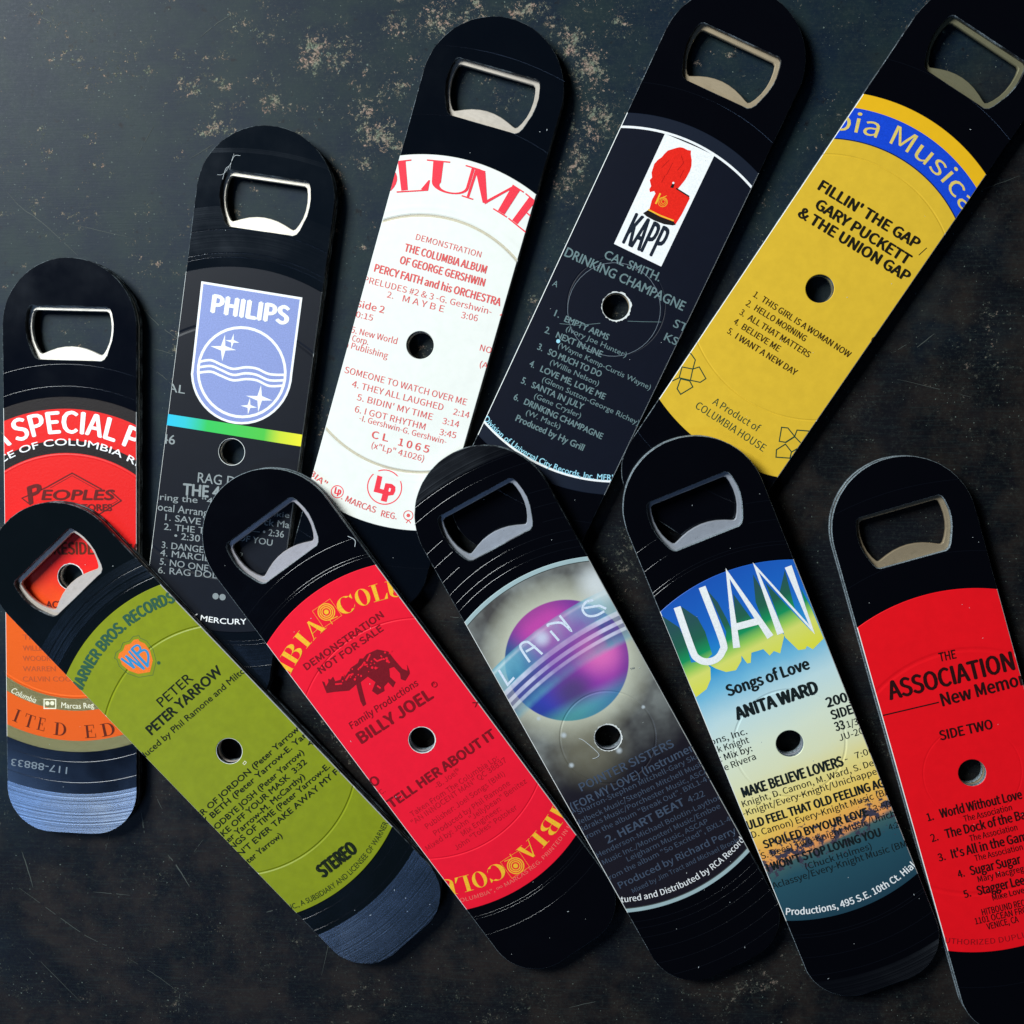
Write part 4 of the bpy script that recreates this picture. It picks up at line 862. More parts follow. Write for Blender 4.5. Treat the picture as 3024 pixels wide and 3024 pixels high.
  ['p', 'letter_shadow', 'gy9', [[-19.09, 45.59], [-15.69, 40.54], [-15.4, 36.72], [-16.27, 30.47], [-12.67, 29.45], [-12.06, 27.14], [-13.11, 24.25], [-15.14, 22.15], [-18.56, 21.1], [-19.71, 35.97]]],
  ['p', 'letter_shadow', 'gy9', [[-13.08, 45.63], [-10.23, 41.22], [-9.73, 36.92], [-10.24, 30.54], [-12.67, 29.45], [-15.43, 32.61]]],
  ['p', 'letter_shadow', 'gy9', [[-5.12, 47.13], [-3.73, 43.1], [-3.12, 37.54], [-2.99, 31.75], [-2.45, 29.07], [-3.77, 25.89], [-5.98, 24.1], [-8.58, 24.59], [-10.67, 26.38], [-12.81, 29.09], [-6.58, 30.72], [-4.57, 34.85]]],
  ['p', 'letter_shadow', 'gy9', [[0.87, 43.69], [3.19, 34.4], [-1.72, 34.52]]],
  ['p', 'letter_shadow', 'gy9', [[-3.72, 30.4], [-1.89, 34.59], [5.65, 33.61], [6.68, 29.11], [8.29, 27.65], [6.51, 24.05], [5.2, 25.27], [3.73, 24.54], [2.81, 26.76], [-0.46, 27.04], [-1.62, 24.54], [-2.55, 24.71], [-3.35, 27.78]]],
  ['p', 'letter_shadow', 'gy9', [[7.56, 46.68], [8.65, 39.34], [9.01, 29.0], [9.32, 28.26], [6.51, 24.05], [5.93, 28.18], [5.45, 34.1], [5.51, 39.38]]],
  ['p', 'letter_shadow', 'gy9', [[9.81, 43.34], [12.54, 36.14], [16.11, 26.97], [18.56, 23.61], [14.88, 21.9], [13.74, 23.34], [13.08, 22.66], [11.28, 23.09], [9.28, 27.66], [9.61, 35.69]]],
  ['p', 'letter_shadow', 'gy9', [[15.71, 44.6], [14.39, 33.77], [12.06, 39.18]]],
  ['p', 'letter_shadow', 'gy9', [[17.77, 38.51], [18.47, 32.13], [18.53, 23.54], [16.52, 25.99]]],
  ['s', 'tall_lettering', 'wht', 1.88, [[-14.18, 45.87], [-14.76, 33.79], [-14.29, 30.92], [-12.39, 29.13], [-9.7, 28.88], [-7.48, 30.26], [-6.37, 33.1], [-6.07, 48.45]], 0],
  ['s', 'tall_lettering', 'wht', 1.88, [[-3.58, 29.73], [1.49, 49.34], [5.72, 29.17]], 0],
  ['s', 'tall_lettering', 'wht', 1.87, [[-1.51, 35.05], [4.93, 34.31]], 0],
  ['s', 'tall_lettering', 'wht', 1.87, [[8.53, 28.98], [8.92, 48.16], [16.58, 26.98], [16.86, 45.14]], 0],
  ['t', 'lettering', 'bk9', 'Songs of Love', -10.56, 18.18, 12.51, 17.34, 3.03, 4, 0, 0],
  ['t', 'lettering', 'bk9', 'ANITA WARD', -10.77, 11.28, 12.36, 10.4, 3.35, 5, 0, 0],
  ['t', 'lettering', 'bk9', 'tions, Inc.', -21.55, 7.38, -9.48, 6.68, 1.76, 1.3, 0, 0],
  ['t', 'lettering', 'bk9', 'ck Knight', -19.77, 4.71, -9.86, 4.25, 1.76, 1.3, 0, 0],
  ['t', 'lettering', 'bk9', 't Mix by:', -19.37, 2.12, -9.94, 1.77, 1.76, 1.5, 0, 0],
  ['t', 'lettering', 'bk9', 'te Rivera', -19.74, -0.67, -9.82, -0.71, 1.76, 1.3, 0, 0],
  ['t', 'lettering', 'bk9', '200,0', 12.74, 5.7, 21.38, 5.09, 2.56, 4, 0, 0],
  ['t', 'lettering', 'bk9', 'SIDE', 12.75, 2.06, 18.72, 1.68, 2.49, 3.5, 0, 0],
  ['t', 'lettering', 'bk9', '33', 12.55, -1.27, 15.26, -1.42, 2.42, 3, 0, 0],
  ['t', 'lettering', 'bk9', '1/3', 15.78, -1.5, 18.84, -1.67, 1.81, 1.5, 0, 0],
  ['t', 'lettering', 'bk9', 'JU-201', 12.56, -4.18, 20.7, -4.57, 1.82, 1, 0, 0],
  ['t', 'lettering', 'bk9', 'MAKE BELIEVE LOVERS', -16.95, -9.44, 11.3, -10.85, 2.77, 4, 0, 0],
  ['t', 'lettering', 'bk9', '*', 11.78, -10.12, 12.75, -10.17, 0.76, 1, 0, 0],
  ['t', 'lettering', 'bk9', '7:00', 14.78, -10.34, 19.87, -10.47, 1.74, 1, 0, 0],
  ['t', 'lettering', 'bk9', 'E. Knight, D. Camon, M. Ward, S. Dee', -20.64, -11.82, 19.96, -13.85, 1.74, 1.2, 0, 0],
  ['t', 'lettering', 'bk9', 'y-Knight/Every-Knight/Unichappell', -20.13, -14.4, 19.94, -16.39, 1.74, 1.2, 0, 0],
  ['t', 'lettering', 'bk9', 'OULD FEEL THAT OLD FEELING AGA', -21.07, -18.26, 21.05, -20.35, 2.39, 4, 0, 0],
  ['t', 'lettering', 'bk9', '(D. Camon) Every-Knight Music (BM', -19.65, -20.96, 20.16, -22.74, 1.82, 1.2, 0, 0],
  ['t', 'lettering', 'bk9', 'SPOILED BY YOUR LOVE', -16.9, -24.94, 12.47, -26.23, 2.24, 4, 0, 0],
  ['t', 'lettering', 'bk9', '3:50', 14.05, -25.98, 18.88, -26.17, 1.87, 1, 0, 0],
  ['t', 'lettering', 'bk9', '(S. Dees) Two-Knight Music/Unicha', -19.33, -27.47, 20.38, -29.12, 1.82, 1.2, 0, 0],
  ['t', 'lettering', 'bk9', 'I WON’T STOP LOVING YOU', -18.37, -31.37, 13.62, -32.81, 2.26, 4, 0, 0],
  ['t', 'lettering', 'bk9', '4:28', 16.08, -32.18, 19.94, -32.3, 1.65, 1, 0, 0],
  ['t', 'lettering', 'bk9', '(Chuck Holmes)', -8.54, -34.57, 9.95, -35.35, 1.74, 1.3, 0, 0],
  ['t', 'lettering', 'bk9', 'Aclassye/Every-Knight Music (BMI', -18.82, -36.49, 19.64, -38.12, 1.82, 1.3, 0, 0],
  ['t', 'lettering', 'wht', 'Productions, 495 S.E. 10th Ct. Hiale', -17.99, -43.9, 20.7, -44.28, 1.9, 2.3, 2, 0],
 ],
 10: [
  ['t', 'lettering', 'bk10', 'THE', -0.5, 31.6, 4.02, 31.35, 2.37, 2.2, 0, 0],
  ['t', 'lettering', 'bk10', 'ASSOCIATION', -15.79, 25.12, 17.95, 24.32, 4.92, 3.2, 0, 0],
  ['t', 'lettering', 'bk10', 'New Memories', -2.88, 19.72, 24.61, 19.7, 3.42, 3, 0, 0],
  ['s', 'lettering', 'bk10', 0.37, [[-18.54, 21.48], [-3.48, 20.99]], 0],
  ['t', 'lettering', 'bk10', 'SIDE TWO', -5.8, 10.85, 8.4, 10.33, 2.59, 3, 0, 0],
  ['t', 'lettering', 'bk10', '1.', -14.65, -9.79, -12.94, -9.74, 2.13, 3, 0, 0],
  ['t', 'lettering', 'bk10', 'World Without Love', -11.23, -9.84, 10.94, -10.23, 2.47, 3, 0, 0],
  ['t', 'lettering', 'bk10', 'The Association', -5.5, -12.46, 7.52, -12.6, 1.64, 1.5, 0, 0],
  ['t', 'lettering', 'bk10', '2.', -15.11, -15.69, -13.24, -15.57, 2.14, 2, 0, 0],
  ['t', 'lettering', 'bk10', 'The Dock of the Bay', -11.29, -15.66, 11.88, -15.85, 2.48, 3, 0, 0],
  ['t', 'lettering', 'bk10', 'The Association', -5.37, -18.14, 7.49, -18.28, 1.65, 1.5, 0, 0],
  ['t', 'lettering', 'bk10', '3.', -14.71, -21.4, -12.79, -21.36, 2.13, 2.5, 0, 0],
  ['t', 'lettering', 'bk10', 'It’s All in the Game', -11.15, -21.44, 10.87, -21.74, 2.48, 3, 0, 0],
  ['t', 'lettering', 'bk10', 'The Association', -5.48, -23.81, 7.47, -23.92, 1.65, 1.5, 0, 0],
  ['t', 'lettering', 'bk10', '4.', -10.87, -27.2, -9.11, -27.12, 2.07, 2.5, 0, 0],
  ['t', 'lettering', 'bk10', 'Sugar Sugar', -7.6, -27.27, 6.14, -27.46, 2.48, 3, 0, 0],
  ['t', 'lettering', 'bk10', 'Mary Macgregor', -6.15, -29.67, 8.27, -29.85, 1.66, 1.8, 0, 0],
  ['t', 'lettering', 'bk10', '5.', -10.77, -33.03, -8.91, -32.94, 2.07, 2.5, 0, 0],
  ['t', 'lettering', 'bk10', 'Stagger Lee', -7.23, -33.13, 5.65, -33.35, 2.48, 3, 0, 0],
  ['t', 'lettering', 'bk10', 'Mike Love', -3.73, -35.61, 4.89, -35.64, 1.65, 2, 0, 0],
  ['t', 'lettering', 'bk10', 'HITBOUND RECORDS', -7.47, -38.95, 8.42, -39.25, 1.8, 1.8, 0, 0],
  ['t', 'lettering', 'bk10', '1101 OCEAN FRONT', -9.86, -40.9, 6.7, -41.25, 1.73, 1.8, 0, 0],
  ['t', 'lettering', 'bk10', 'VENICE, CA', -7.19, -43.15, 1.39, -43.15, 1.73, 1.8, 0, 0],
  ['t', 'small_print', 'fr10', 'UTHORIZED DUPLICATION', -19.01, -43.54, 10.42, -46.83, 1.53, 0.8, 2, 0],
 ],
}
POSE = {1: ([-144.134, -45.378, 0.0], [0.999593, 0.028526, 0.0, -0.028526, 0.999593, 0.0, 0.0, 0.0, 1.0]), 2: ([-97.581, -10.429, 0.0], [0.988282, 0.152637, 0.0, -0.152637, 0.988282, 0.0, 0.0, 0.0, 1.0]), 3: ([-45.385, 18.286, 0.0], [0.959672, 0.281123, 0.0, -0.281123, 0.959672, 0.0, 0.0, 0.0, 1.0]), 4: ([6.793, 28.244, 0.0], [0.905373, 0.424618, 0.0, -0.424618, 0.905373, 0.0, 0.0, 0.0, 1.0]), 5: ([59.846, 32.491, 0.0], [0.835581, 0.549368, 0.0, -0.549368, 0.835581, 0.0, 0.0, 0.0, 1.0]), 6: ([-99.421, -93.356, 2.156], [0.731744, -0.681279, 0.02022, 0.681579, 0.731422, -0.021708, 0.0, 0.029666, 0.99956]), 7: ([-45.466, -89.143, 2.156], [0.808418, -0.58835, 0.017462, 0.588609, 0.808062, -0.023983, 0.0, 0.029666, 0.99956]), 8: ([5.41, -87.524, 2.156], [0.876106, -0.481906, 0.014303, 0.482118, 0.875721, -0.025991, 0.0, 0.029666, 0.99956]), 9: ([54.172, -88.197, 2.156], [0.924184, -0.381779, 0.011331, 0.381947, 0.923777, -0.027417, 0.0, 0.029666, 0.99956]), 10: ([103.016, -95.994, 0.0], [0.958107, -0.286411, 0.0, 0.286411, 0.958107, 0.0, 0.0, 0.0, 1.0])}
PATCHES = [[-68.5, 95.0, 11.3, 6.6, 0.8], [-51.0, 102.5, 5.7, 5.7, 0.8], [-41.0, 104.0, 6.6, 5.7, 0.95], [-31.1, 103.8, 5.7, 5.7, 0.9], [-53.0, 85.9, 4.7, 4.7, 0.7], [-60.4, 80.7, 6.6, 5.7, 0.8], [-56.8, 74.5, 7.5, 4.7, 0.95], [-52.2, 71.7, 6.6, 2.8, 0.9], [-101.2, 77.0, 6.6, 2.8, 1.0], [-104.1, 76.1, 3.8, 1.9, 1.0], [-108.5, 88.7, 5.7, 2.8, 0.9], [-99.1, 88.5, 3.8, 2.8, 0.9], [-101.1, 82.8, 4.7, 1.9, 0.8], [-86.2, 83.8, 5.7, 3.8, 0.9], [-73.5, 97.7, 5.7, 5.7, 1.0], [-74.9, 93.4, 5.7, 3.8, 0.9], [-95.1, 103.5, 4.7, 6.6, 0.7], [-99.9, 96.1, 5.7, 1.9, 0.8], [-111.1, 96.8, 3.8, 2.8, 0.7], [-119.6, 92.5, 2.8, 1.9, 0.7], [-149.5, 49.5, 8.5, 1.4, 0.8], [-120.7, 55.6, 3.8, 2.8, 0.6], [-69.9, 60.4, 3.8, 8.5, 1.0], [-71.9, 48.7, 5.7, 5.7, 0.7], [-60.5, 67.4, 4.7, 3.8, 0.8], [-95.5, 83.1, 3.8, 1.9, 0.9], [-78.8, 81.9, 3.8, 1.9, 0.7], [-87.7, 101.6, 4.7, 5.7, 0.6], [-17.6, 106.1, 7.5, 2.8, 1.0], [-9.6, 101.6, 3.8, 3.8, 0.9], [-5.1, 97.2, 5.7, 5.7, 0.9], [-0.6, 91.0, 5.7, 7.5, 1.0], [1.3, 77.9, 6.6, 8.5, 1.0], [-4.0, 66.6, 4.7, 6.6, 0.9], [-7.6, 59.6, 5.7, 5.7, 0.8], [8.2, 102.9, 5.7, 5.7, 0.7], [13.7, 86.4, 4.7, 6.6, 0.6], [-2.2, 54.2, 3.8, 5.7, 0.6], [22.3, 106.1, 7.5, 2.8, 0.5], [66.0, 100.8, 7.5, 4.7, 0.35], [61.4, 76.9, 5.7, 7.5, 0.4], [-114.0, 20.6, 2.8, 5.7, 0.8], [-112.3, 11.3, 2.8, 8.5, 0.8], [-112.6, 1.1, 2.4, 4.7, 0.7], [100.4, 46.0, 6.6, 5.7, 0.3], [100.7, 11.7, 8.5, 11.3, 0.45], [66.6, 3.7, 11.3, 11.3, 0.4], [108.3, -5.2, 6.6, 7.5, 0.4], [53.9, 58.8, 5.7, 8.5, 0.4], [49.1, 35.0, 5.7, 8.5, 0.4], [-9.3, 38.2, 3.8, 13.2, 0.6], [-16.6, 20.2, 3.8, 13.2, 0.5], [-163.5, -169.0, 5.7, 3.8, 0.6], [-125.0, -134.1, 17.0, 9.4, 0.25], [-105.4, -148.7, 18.9, 7.5, 0.3], [-71.0, -168.8, 8.5, 2.8, 0.45], [-53.3, -171.2, 4.7, 4.7, 0.4], [-16.4, -166.8, 9.4, 5.7, 0.45], [11.4, -167.8, 5.7, 4.7, 0.4], [91.1, -166.9, 9.4, 3.8, 0.4], [15.9, -139.9, 6.6, 5.7, 0.2], [-17.4, -82.5, 4.7, 15.1, 0.3], [31.8, -62.7, 4.7, 15.1, 0.3], [-155.2, -135.0, 7.5, 5.7, 0.35], [-38.7, -165.6, 5.7, 3.8, 0.4]]
SCRATCHES = [[0.28, [[-154.0, 110.1], [-148.4, 106.9], [-145.2, 105.0]]], [0.28, [[-105.4, 100.9], [-100.6, 104.5], [-95.9, 107.0]]], [0.28, [[-160.7, 61.1], [-157.0, 56.9], [-152.3, 53.6], [-147.6, 49.5], [-141.1, 43.4]]], [0.28, [[-122.8, 28.5], [-118.7, 24.3], [-113.5, 20.6]]], [0.19, [[-120.3, 17.9], [-114.1, 16.2]]], [0.46, [[-163.5, -126.6], [-162.1, -131.1], [-160.5, -137.2]]], [0.28, [[-165.6, -136.8], [-155.5, -144.1], [-145.6, -151.0], [-137.6, -154.8]]], [0.19, [[-132.7, -157.7], [-124.7, -162.5], [-117.3, -167.9]]], [0.56, [[-120.1, -126.4], [-117.4, -129.9], [-114.0, -135.6]]], [0.65, [[-127.6, -114.1], [-126.9, -120.1]]], [0.28, [[-142.6, -138.0], [-131.6, -138.7]]], [0.37, [[-117.8, -167.9], [-118.2, -173.6]]], [0.37, [[-92.1, -142.7], [-88.4, -141.6]]], [0.37, [[85.7, 16.9], [90.8, 21.1]]], [0.19, [[84.7, 18.9], [80.4, 16.2]]], [0.28, [[-4.8, -167.9], [3.8, -165.6]]], [0.28, [[-34.4, -56.4], [-38.2, -56.2]]], [0.28, [[29.8, -56.1], [24.4, -60.0]]], [0.19, [[30.8, -59.9], [23.5, -64.2]]], [0.19, [[-45.5, 108.5], [-36.5, 103.9], [-31.5, 100.4]]], [0.19, [[-122.8, 13.7], [-118.1, 10.4], [-114.3, 6.7]]], [0.14, [[-118.6, 78.1], [-124.1, 69.2]]], [0.19, [[-96.5, 37.1], [-96.1, 31.6]]], [0.28, [[-123.3, -109.0], [-121.4, -113.0]]], [0.19, [[-109.7, -121.7], [-112.8, -125.7]]], [0.14, [[-136.5, -118.3], [-138.8, -126.4]]], [0.28, [[46.7, -127.3], [49.0, -127.1]]], [0.19, [[-132.6, 98.1], [-126.1, 97.1]]], [0.14, [[-101.3, 73.4], [-108.9, 69.0]]], [0.09, [[-143.7, 52.2], [-126.6, 48.3]]], [0.14, [[-22.1, 99.3], [-14.0, 105.2]]], [0.09, [[101.7, 58.1], [111.1, 61.5]]], [0.09, [[81.5, 9.1], [103.6, 3.7]]], [0.09, [[-163.0, -155.6], [-147.3, -171.6]]], [0.09, [[-75.9, -160.9], [-71.7, -142.6]]]]


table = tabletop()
V = []; F = []
scr_mat = ink('bare scratch', (72, 78, 74), rough=.6)
for i, (wd, pts) in enumerate(SCRATCHES):
    pp = smooth(pts, 7) if len(pts) > 2 else [np.array(pts[0]) + (np.array(pts[1]) - np.array(pts[0])) * k / 8 for k in range(9)]
    rnd = random.Random(i); pp = [p_ + np.array([rnd.uniform(-.06, .06), rnd.uniform(-.06, .06)]) for p_ in pp]
    for j, q in enumerate(ribbon(pp, max(.12, wd * .62), taper=True)):
        if rnd.random() < .16: continue
        b = len(V); V += [(a * MM, b_ * MM, 0.00006) for a, b_ in q]; F.append((b, b + 1, b + 2, b + 3))
scr = from_py('scratch', V, F, [scr_mat], table); scr['kind'] = 'stuff'

EDGE = scuffed_edge(); EDGE2 = scuffed_edge('badly scuffed vinyl edge', 0.28); CORE = ink('bare paper edge', (222, 226, 222), rough=.7); DUST = ink('pale dust', (196, 204, 206), rough=.8)
BEAD = NT('glossy vinyl bead'); BEAD.set(col=lin((12, 15, 22)), rough=0.12, spec=0.6); BEAD = BEAD.m

def label_zone_mats(k):
    if k == 1:
        t = NT('red ink over gold foil'); P = t.mm(); x, y, z = t.sep(P)
        n = t.noise(t.vmath('MULTIPLY', P, (1, 1, 1)), 1.6, 4, 0.7)
        f = t.rng(t.math('ADD', y, t.math('MULTIPLY', t.noise(P, .12, 2), 8.0)), 8, -12, 0, 1, True)
        t.set(col=t.mix(f, lin((222, 22, 18)), lin((236, 96, 22))), rough=0.42, metal=t.math('MULTIPLY', f, .3), spec=.25); t.bump(n, t.b and 0.5, 0.0001)  # red-to-orange ramp paints the foil's sheen into the lower part
        gold = NT('gold foil'); P = gold.mm(); n = gold.noise(P, 2.0, 4, .7); x, y, z = gold.sep(P); gf = gold.rng(y, 4, -18)
        gold.set(col=gold.mix(gf, lin((38, 34, 34)), lin((176, 152, 92))), rough=.36, metal=gf, spec=.15); gold.bump(n, .6, .0001)  # dark-to-gold ramp paints in the foil's reflection, dark at the top
        return [t.m, gold.m], [(0, 0), (34.55, 1), (38.05, 0), (46.7, 1)]
    if k == 2: return [paper('charcoal label paper', (16, 20, 29), rough=.45, spec=.16)], [(0, 0)]
    if k == 3: return [paper('white label paper', (234, 236, 228), fibre=.035), ink('painted shade in the pressed ring', (204, 196, 172))], [(0, 0), (33.8, 1), (34.5, 0)]  # beige ring paints in the shade of the pressed groove
    if k == 4: return [paper('navy label paper', (11, 16, 30), rough=.45, spec=.15), ink('white border line', (244, 248, 246)), paper('navy label rim', (19, 27, 42))], [(0, 0), (46.05, 1), (46.65, 2)]
    if k == 5: return [paper('yellow label paper', (222, 182, 50), fibre=.06), ink('blue band ink', (18, 70, 206)), ink('blue band edge', (16, 34, 70)), paper('yellow label rim', (236, 182, 26), fibre=.03)], [(0, 0)]
    if k == 6: return [paper('olive label paper', (132, 143, 18), fibre=.09, spec=.2, rough=.42)], [(0, 0)]
    if k == 7: return [paper('red label paper', (238, 22, 48), fibre=.05)], [(0, 0)]
    if k == 10: return [paper('bright red label paper', (238, 16, 28), fibre=.05)], [(0, 0)]
    if k == 8:
        t = NT('airbrushed planet print'); P = t.mm(); x, y, z = t.sep(P)
        fl = t.node('ShaderNodeCombineXYZ'); t.l.new(x, fl.inputs[0]); t.l.new(y, fl.inputs[1]); Q2 = fl.outputs[0]
        d = t.vmath('DISTANCE', Q2, (0.4, 24.0, 0)); n1 = t.noise(P, .10, 3, .6); n2 = t.noise(P, 2.5, 2, .6)
        glow = t.rng(d, 16.2, 24, 1, 0)
        gcol = t.mix(glow, t.mix(t.rng(n1, .35, .65), lin((74, 72, 70)), lin((128, 132, 128))), lin((200, 202, 180)))
        low = t.rng(t.math('ADD', y, t.math('MULTIPLY', n1, 10.0)), 15, -6, 0, 1, True)
        bgc = t.mix(low, gcol, lin((26, 23, 32)))
        bgc = t.mix(t.rng(t.vmath('DISTANCE', Q2, (-6, 0, 0)), 2, 14, .45, 0, True), bgc, lin((150, 146, 120)))
        pc = t.mix(t.rng(t.math('ADD', x, t.math('MULTIPLY', y, .4)), -6, 14, 0, 1, True), lin((52, 66, 170)), lin((150, 60, 168)))
        pc = t.mix(t.rng(t.vmath('DISTANCE', Q2, (-1, 38, 0)), 3, 12, .85, 0, True), pc, lin((206, 76, 170)))
        pc = t.mix(t.rng(t.vmath('DISTANCE', Q2, (9.5, 22, 0)), 1, 9.5, 1, 0, True), pc, lin((232, 112, 188)))
        pc = t.mix(t.rng(t.vmath('DISTANCE', Q2, (-14, 30, 0)), 2, 10, .8, 0, True), pc, lin((44, 112, 142)))
        pc = t.mix(t.rng(t.vmath('DISTANCE', Q2, (-2, 15.5, 0)), 1, 8, .7, 0, True), pc, lin((66, 66, 98)))
        pc = t.mix(t.rng(y, 15, 9, 0, .95, True), pc, t.mix(t.rng(x, -10, 8), lin((96, 186, 160)), lin((74, 150, 186))))
        inside = t.rng(d, 16.55, 16.85, 1, 0)
        pc = t.mix(t.rng(d, 12.5, 16.7, 0, .35, True), pc, lin((40, 60, 120)))
        c = t.mix(inside, bgc, pc)
        w_ = t.math('ADD', y, t.math('MULTIPLY', t.math('POWER', t.math('ABSOLUTE', t.math('SUBTRACT', x, 13.0)), 2.0), .0052))
        wv = t.rng(w_, 20, 38)
        pos = lambda q: (q - 20) / 18
        bc = t.ramp(wv, [(pos(21.5), lin((96, 170, 190))), (pos(23.9), lin((60, 110, 150))), (pos(24.2), lin((206, 214, 232))), (pos(24.9), lin((206, 214, 232))), (pos(25.1), lin((84, 84, 150))), (pos(26.0), lin((84, 84, 150))), (pos(26.2), lin((214, 214, 236))), (pos(27.1), lin((214, 210, 236))), (pos(27.3), lin((74, 78, 146))), (pos(28.3), lin((74, 90, 150))), (pos(28.5), lin((210, 208, 234))), (pos(29.6), lin((206, 220, 236))), (pos(29.9), lin((84, 160, 188))), (pos(34.8), lin((120, 190, 210))), (pos(35.4), lin((196, 228, 236))), (pos(36.2), lin((110, 180, 200)))])
        ba = t.ramp(wv, [(pos(20.6), (0, 0, 0, 1)), (pos(22.2), (.75, .75, .75, 1)), (pos(25), (.8, .8, .8, 1)), (pos(29.7), (.9, .9, .9, 1)), (pos(30.2), (.62, .62, .62, 1)), (pos(35.2), (.72, .72, .72, 1)), (pos(36.3), (.8, .8, .8, 1)), (pos(36.6), (0, 0, 0, 1))])
        clr = t.mix(t.rng(t.math('ABSOLUTE', t.math('SUBTRACT', x, 1.0)), 3, 13, .55, 1, True), (0, 0, 0, 1), (1, 1, 1, 1))
        patch = t.rng(t.noise(t.vmath('MULTIPLY', P, (1.0, .35, 1)), .22, 2, .5, 8.0), .35, .65, .7, 1.15)
        c = t.mix(t.math('MULTIPLY', t.math('MULTIPLY', ba, clr), patch, clamp=True), c, bc)
        c = t.mix(t.rng(t.vmath('DISTANCE', Q2, (-2.5, 32.6, 0)), .3, 3.2, .75, 0, True), c, lin((214, 226, 244)))
        c = t.mix(t.rng(t.vmath('DISTANCE', Q2, (18, 38.5, 0)), 1, 8, .8, 0, True), c, lin((226, 232, 232)))
        for sx__, sy__, sr__ in ((-10.2, 6.2, 1.1), (-12.4, -2.2, 1.0), (1.0, -4.6, 1.2), (-14, 13.5, .8), (12.5, 3.0, .7)): c = t.mix(t.rng(t.vmath('DISTANCE', Q2, (sx__, sy__, 0)), .15, sr__, .85, 0, True), c, lin((196, 206, 210)))
        c = c; c = t.mix(t.math('MULTIPLY', n2, .12), c, (0, 0, 0, 1))
        t.set(col=c, rough=.4, spec=.35)
        return [t.m, paper('silver grey label border', (160, 184, 186), spec=.5), ink('dark border line', (70, 76, 74))], [(0, 0), (48.6, 2), (48.85, 1)]
    if k == 9:
        t = NT('sunset print'); P = t.mm(); x, y, z = t.sep(P); n1 = t.noise(P, .14, 4, .6); n2 = t.noise(P, .5, 5, .7, 3.0)
        v = t.math('ADD', t.math('ADD', y, t.math('MULTIPLY', x, -.10)), t.math('MULTIPLY', n1, 3.0))
        c = t.ramp(t.rng(v, -50, 52), [(0, lin((30, 62, 78))), (.17, lin((40, 82, 96))), (.212, lin((66, 100, 100))), (.225, lin((240, 156, 90))), (.27, lin((244, 178, 84))), (.32, lin((244, 204, 96))), (.39, lin((238, 222, 140))), (.46, lin((228, 230, 190))), (.54, lin((222, 232, 208))), (.64, lin((196, 224, 226))), (.72, lin((120, 190, 220))), (.78, lin((42, 150, 208))), (.87, lin((28, 104, 196))), (1, lin((24, 84, 178)))])
        tree = t.math('MULTIPLY', t.math('SUBTRACT', n2, t.math('ADD', .44, t.math('ABSOLUTE', t.math('MULTIPLY', t.math('ADD', v, 26.0), .030)))), 30.0, clamp=True)
        c = t.mix(tree, c, lin((64, 60, 76)))
        t.set(col=c, rough=.42, spec=.35); return [t.m], [(0, 0)]

LABELS = {
 1: "upright opener at the far left with a red and orange foil label",
 2: "opener with a charcoal label showing a pale blue shield and a thin rainbow stripe",
 3: "opener with a white label printed in red lettering and a circled red emblem",
 4: "opener with a navy label and a white panel showing a red plumed hat",
 5: "opener with a yellow label and a curved blue band, at the top right corner",
 6: "opener with an olive green label and small orange shield, lying across the far left opener",
 7: "opener with a red label, yellow serif lettering at both ends and a dark bull drawing",
 8: "opener with a grey label showing a pink and blue ringed planet",
 9: "opener with a blue to yellow sunset label and three tall white letters",
 10: "opener with a plain red label and only black lettering, at the right edge",
}
# vinyl faces: where the pressed grooves run (mm from the record centre), and raised beads between them
BANDS = {1: ([(62, 75, .0)], [(62, 99, 1.0)]), 2: ([(52.5, 53.5, .25), (53.7, 59.7, .38), (59.9, 65.8, .34), (80.0, 81.0, .32)],) * 2, 3: ([(60.5, 78, .1)],) * 2, 4: ([(58, 99, .1)],) * 2, 5: ([(60, 99, .1)],) * 2,
 6: ([(52.8, 54.6, .5), (54.75, 56.6, .5), (56.75, 59.2, .45)], [(58.2, 99, .86)]), 7: ([(62, 99, .1)],) * 2, 8: ([(66, 81.2, .05), (81.3, 99, .7)], [(66, 99, .15)]), 9: ([(69, 99, .1)], [(67.9, 99, .9)]), 10: ([(63, 99, .1)],) * 2}
BEADS = {1: [52.9, 58.9], 2: [52.5, 53.6, 59.8], 3: [60.4, 78.2], 4: [57.9], 5: [60], 6: [52.5, 56.7], 7: [52.6, 53.4, 58.5], 8: [52.9, 54.9, 57.7, 61.4, 65.7, 69.8, 77.9, 81.2], 9: [54.1, 55.0, 60.8, 66.0], 10: [60.0, 79.0]}
GROOVES = {1: [(34.0, .7, .05)], 2: [(34.9, 1.5, -.16)], 3: [(34.2, 1.2, -.30), (36.4, 1.6, .03)], 4: [(12.9, .5, -.06)], 5: [(34.3, .6, -.10)], 6: [(35.9, .8, -.16)], 7: [(34.0, .6, -.12)], 8: [(12.9, .7, -.12)], 9: [(14.8, .9, -.10)], 10: [(33.6, 1.6, -.07), (12.9, .6, -.03)]}
RAD = {3: 50.1, 5: 50.3, 1: 50.0}
HAIRS = {2: [([(-12, 72), (-11.5, 74.8), (-10.5, 76), (-9.6, 78.5), (-8, 78.8)], .09), ([(-13.6, 73), (-12, 73.4), (-10.6, 75.6)], .07), ([(-10.4, 74.8), (-10.2, 77), (-9.8, 79)], .06)], 7: [([(17.4, 57), (18.3, 55), (17.2, 53.6)], .16)], 8: [([(-7, 3.5), (-6, 2.2), (-4.3, -2.6), (-5.2, -3.4), (-6.4, -3.2)], .14)]}

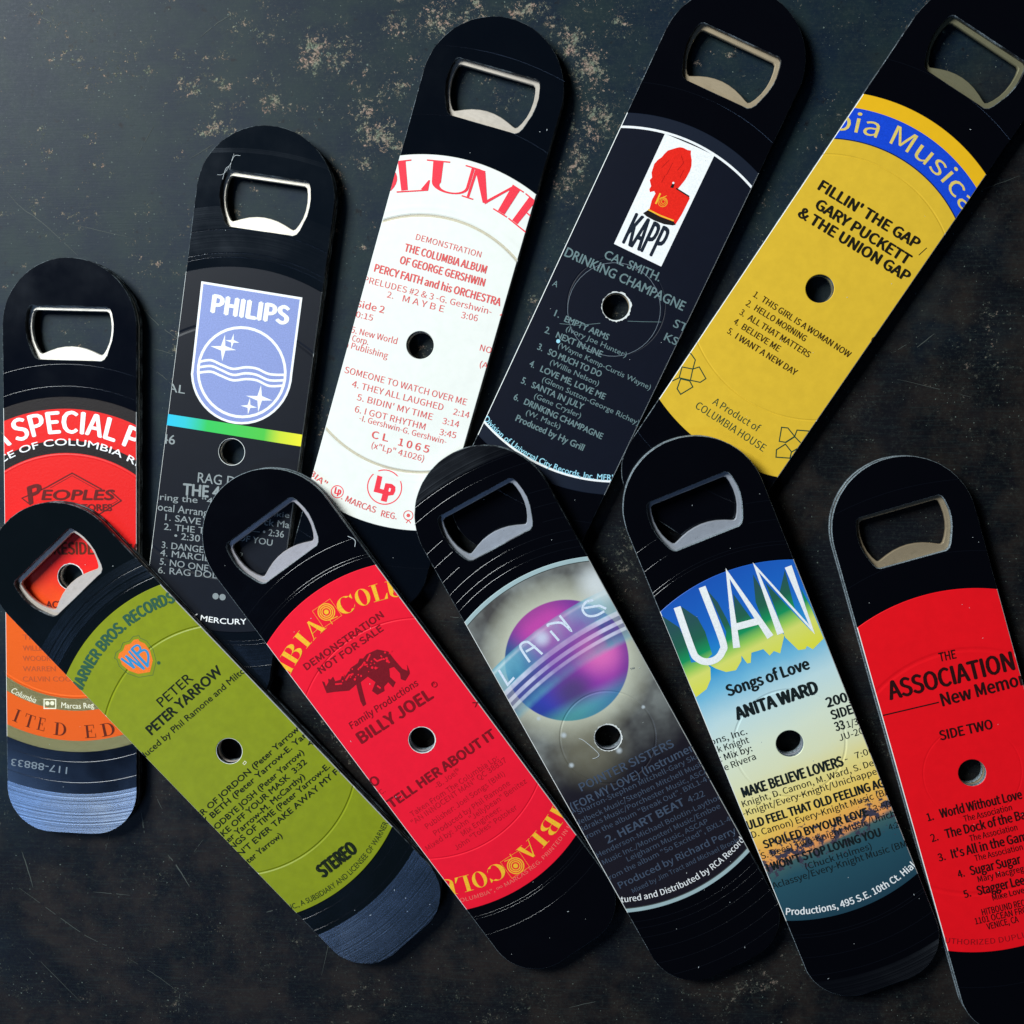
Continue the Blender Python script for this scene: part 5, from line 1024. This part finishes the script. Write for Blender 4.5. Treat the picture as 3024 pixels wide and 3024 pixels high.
def make_opener(k):
    root = bpy.data.objects.new('bottle_opener', None); col.objects.link(root); root.empty_display_size = 0.02
    loc, M9 = POSE[k]
    mw = Matrix((M9[0:3], M9[3:6], M9[6:9])).to_4x4(); mw.translation = Vector(loc) * MM
    root.matrix_world = mw
    root['label'] = LABELS[k]; root['category'] = 'bottle opener'; root['group'] = 'bottle openers cut from vinyl records'
    base = {2: (9, 15, 22), 1: (6, 9, 17), 3: (6, 10, 17), 6: (9, 15, 19)}.get(k, (5, 6, 11))
    vm = vinyl_material('black vinyl, record %d' % k, BANDS[k], base, seed=k * 1.3)
    hole = ring_pts(3.62, 44); EDGE = EDGE2 if k in (9, 10, 7) else globals()['EDGE']
    plate('vinyl_front', [outline(), OPEN_V, hole], 2.9, THK, 0.13, [vm, EDGE], root, jitter=0.035, seed=k)
    STEEL = steel('steel %d' % k, *STEELS[k], sd=k * 2.7)
    plate('steel_blade', [outline(0.25), OPEN_S, ring_pts(3.5, 40, .05, -.12)], 1.52, 2.88, 0.16, [STEEL, STEEL], root)
    plate('vinyl_back', [outline(), OPEN_V, hole], 0.0, 1.5, 0.13, [vm, EDGE], root, jitter=0.035, seed=k + 40)
    mats, zones = label_zone_mats(k)
    R = RAD.get(k, 50.0)
    lab = paper_label(root, R, zones, GROOVES.get(k, []), THK, mats, CORE)
    if k == 5: blue_band(lab)
    h0 = 0.24 if any(d < -.15 for _, _, d in GROOVES.get(k, [])) else 0.10
    draw([o for o in DATA[k] if o[1] != 'runout_etching'], lab, THK + h0, k in (3, 5, 7, 8, 9, 10))
    et = [o for o in DATA[k] if o[1] == 'runout_etching']
    if et: draw(et, root, THK - .03)
    groove_rings(root, BEADS[k], THK, BEAD)
    if k in (2, 4, 6, 7, 8, 1): torn_rim(lab, THK, CORE, k, {4: .45, 2: .5, 8: .3}.get(k, .16))
    dust(root, THK, DUST, k * 7, 16, HAIRS.get(k, ()))
    return root
def blue_band(lab):
    """the blue band only runs over the upper part of the yellow label"""
    me = lab.data; mi = []
    for p_ in me.polygons:
        c = p_.center; r = math.hypot(c.x, c.y) / MM; i = p_.material_index
        if c.y > 0 and i == 0:
            if 38.5 < r < 46.5: i = 1
            elif 38.2 < r <= 38.5: i = 2
            elif r >= 46.5: i = 3
        mi.append(i)
    me.polygons.foreach_set('material_index', mi)

for k in range(1, 11): make_opener(k)
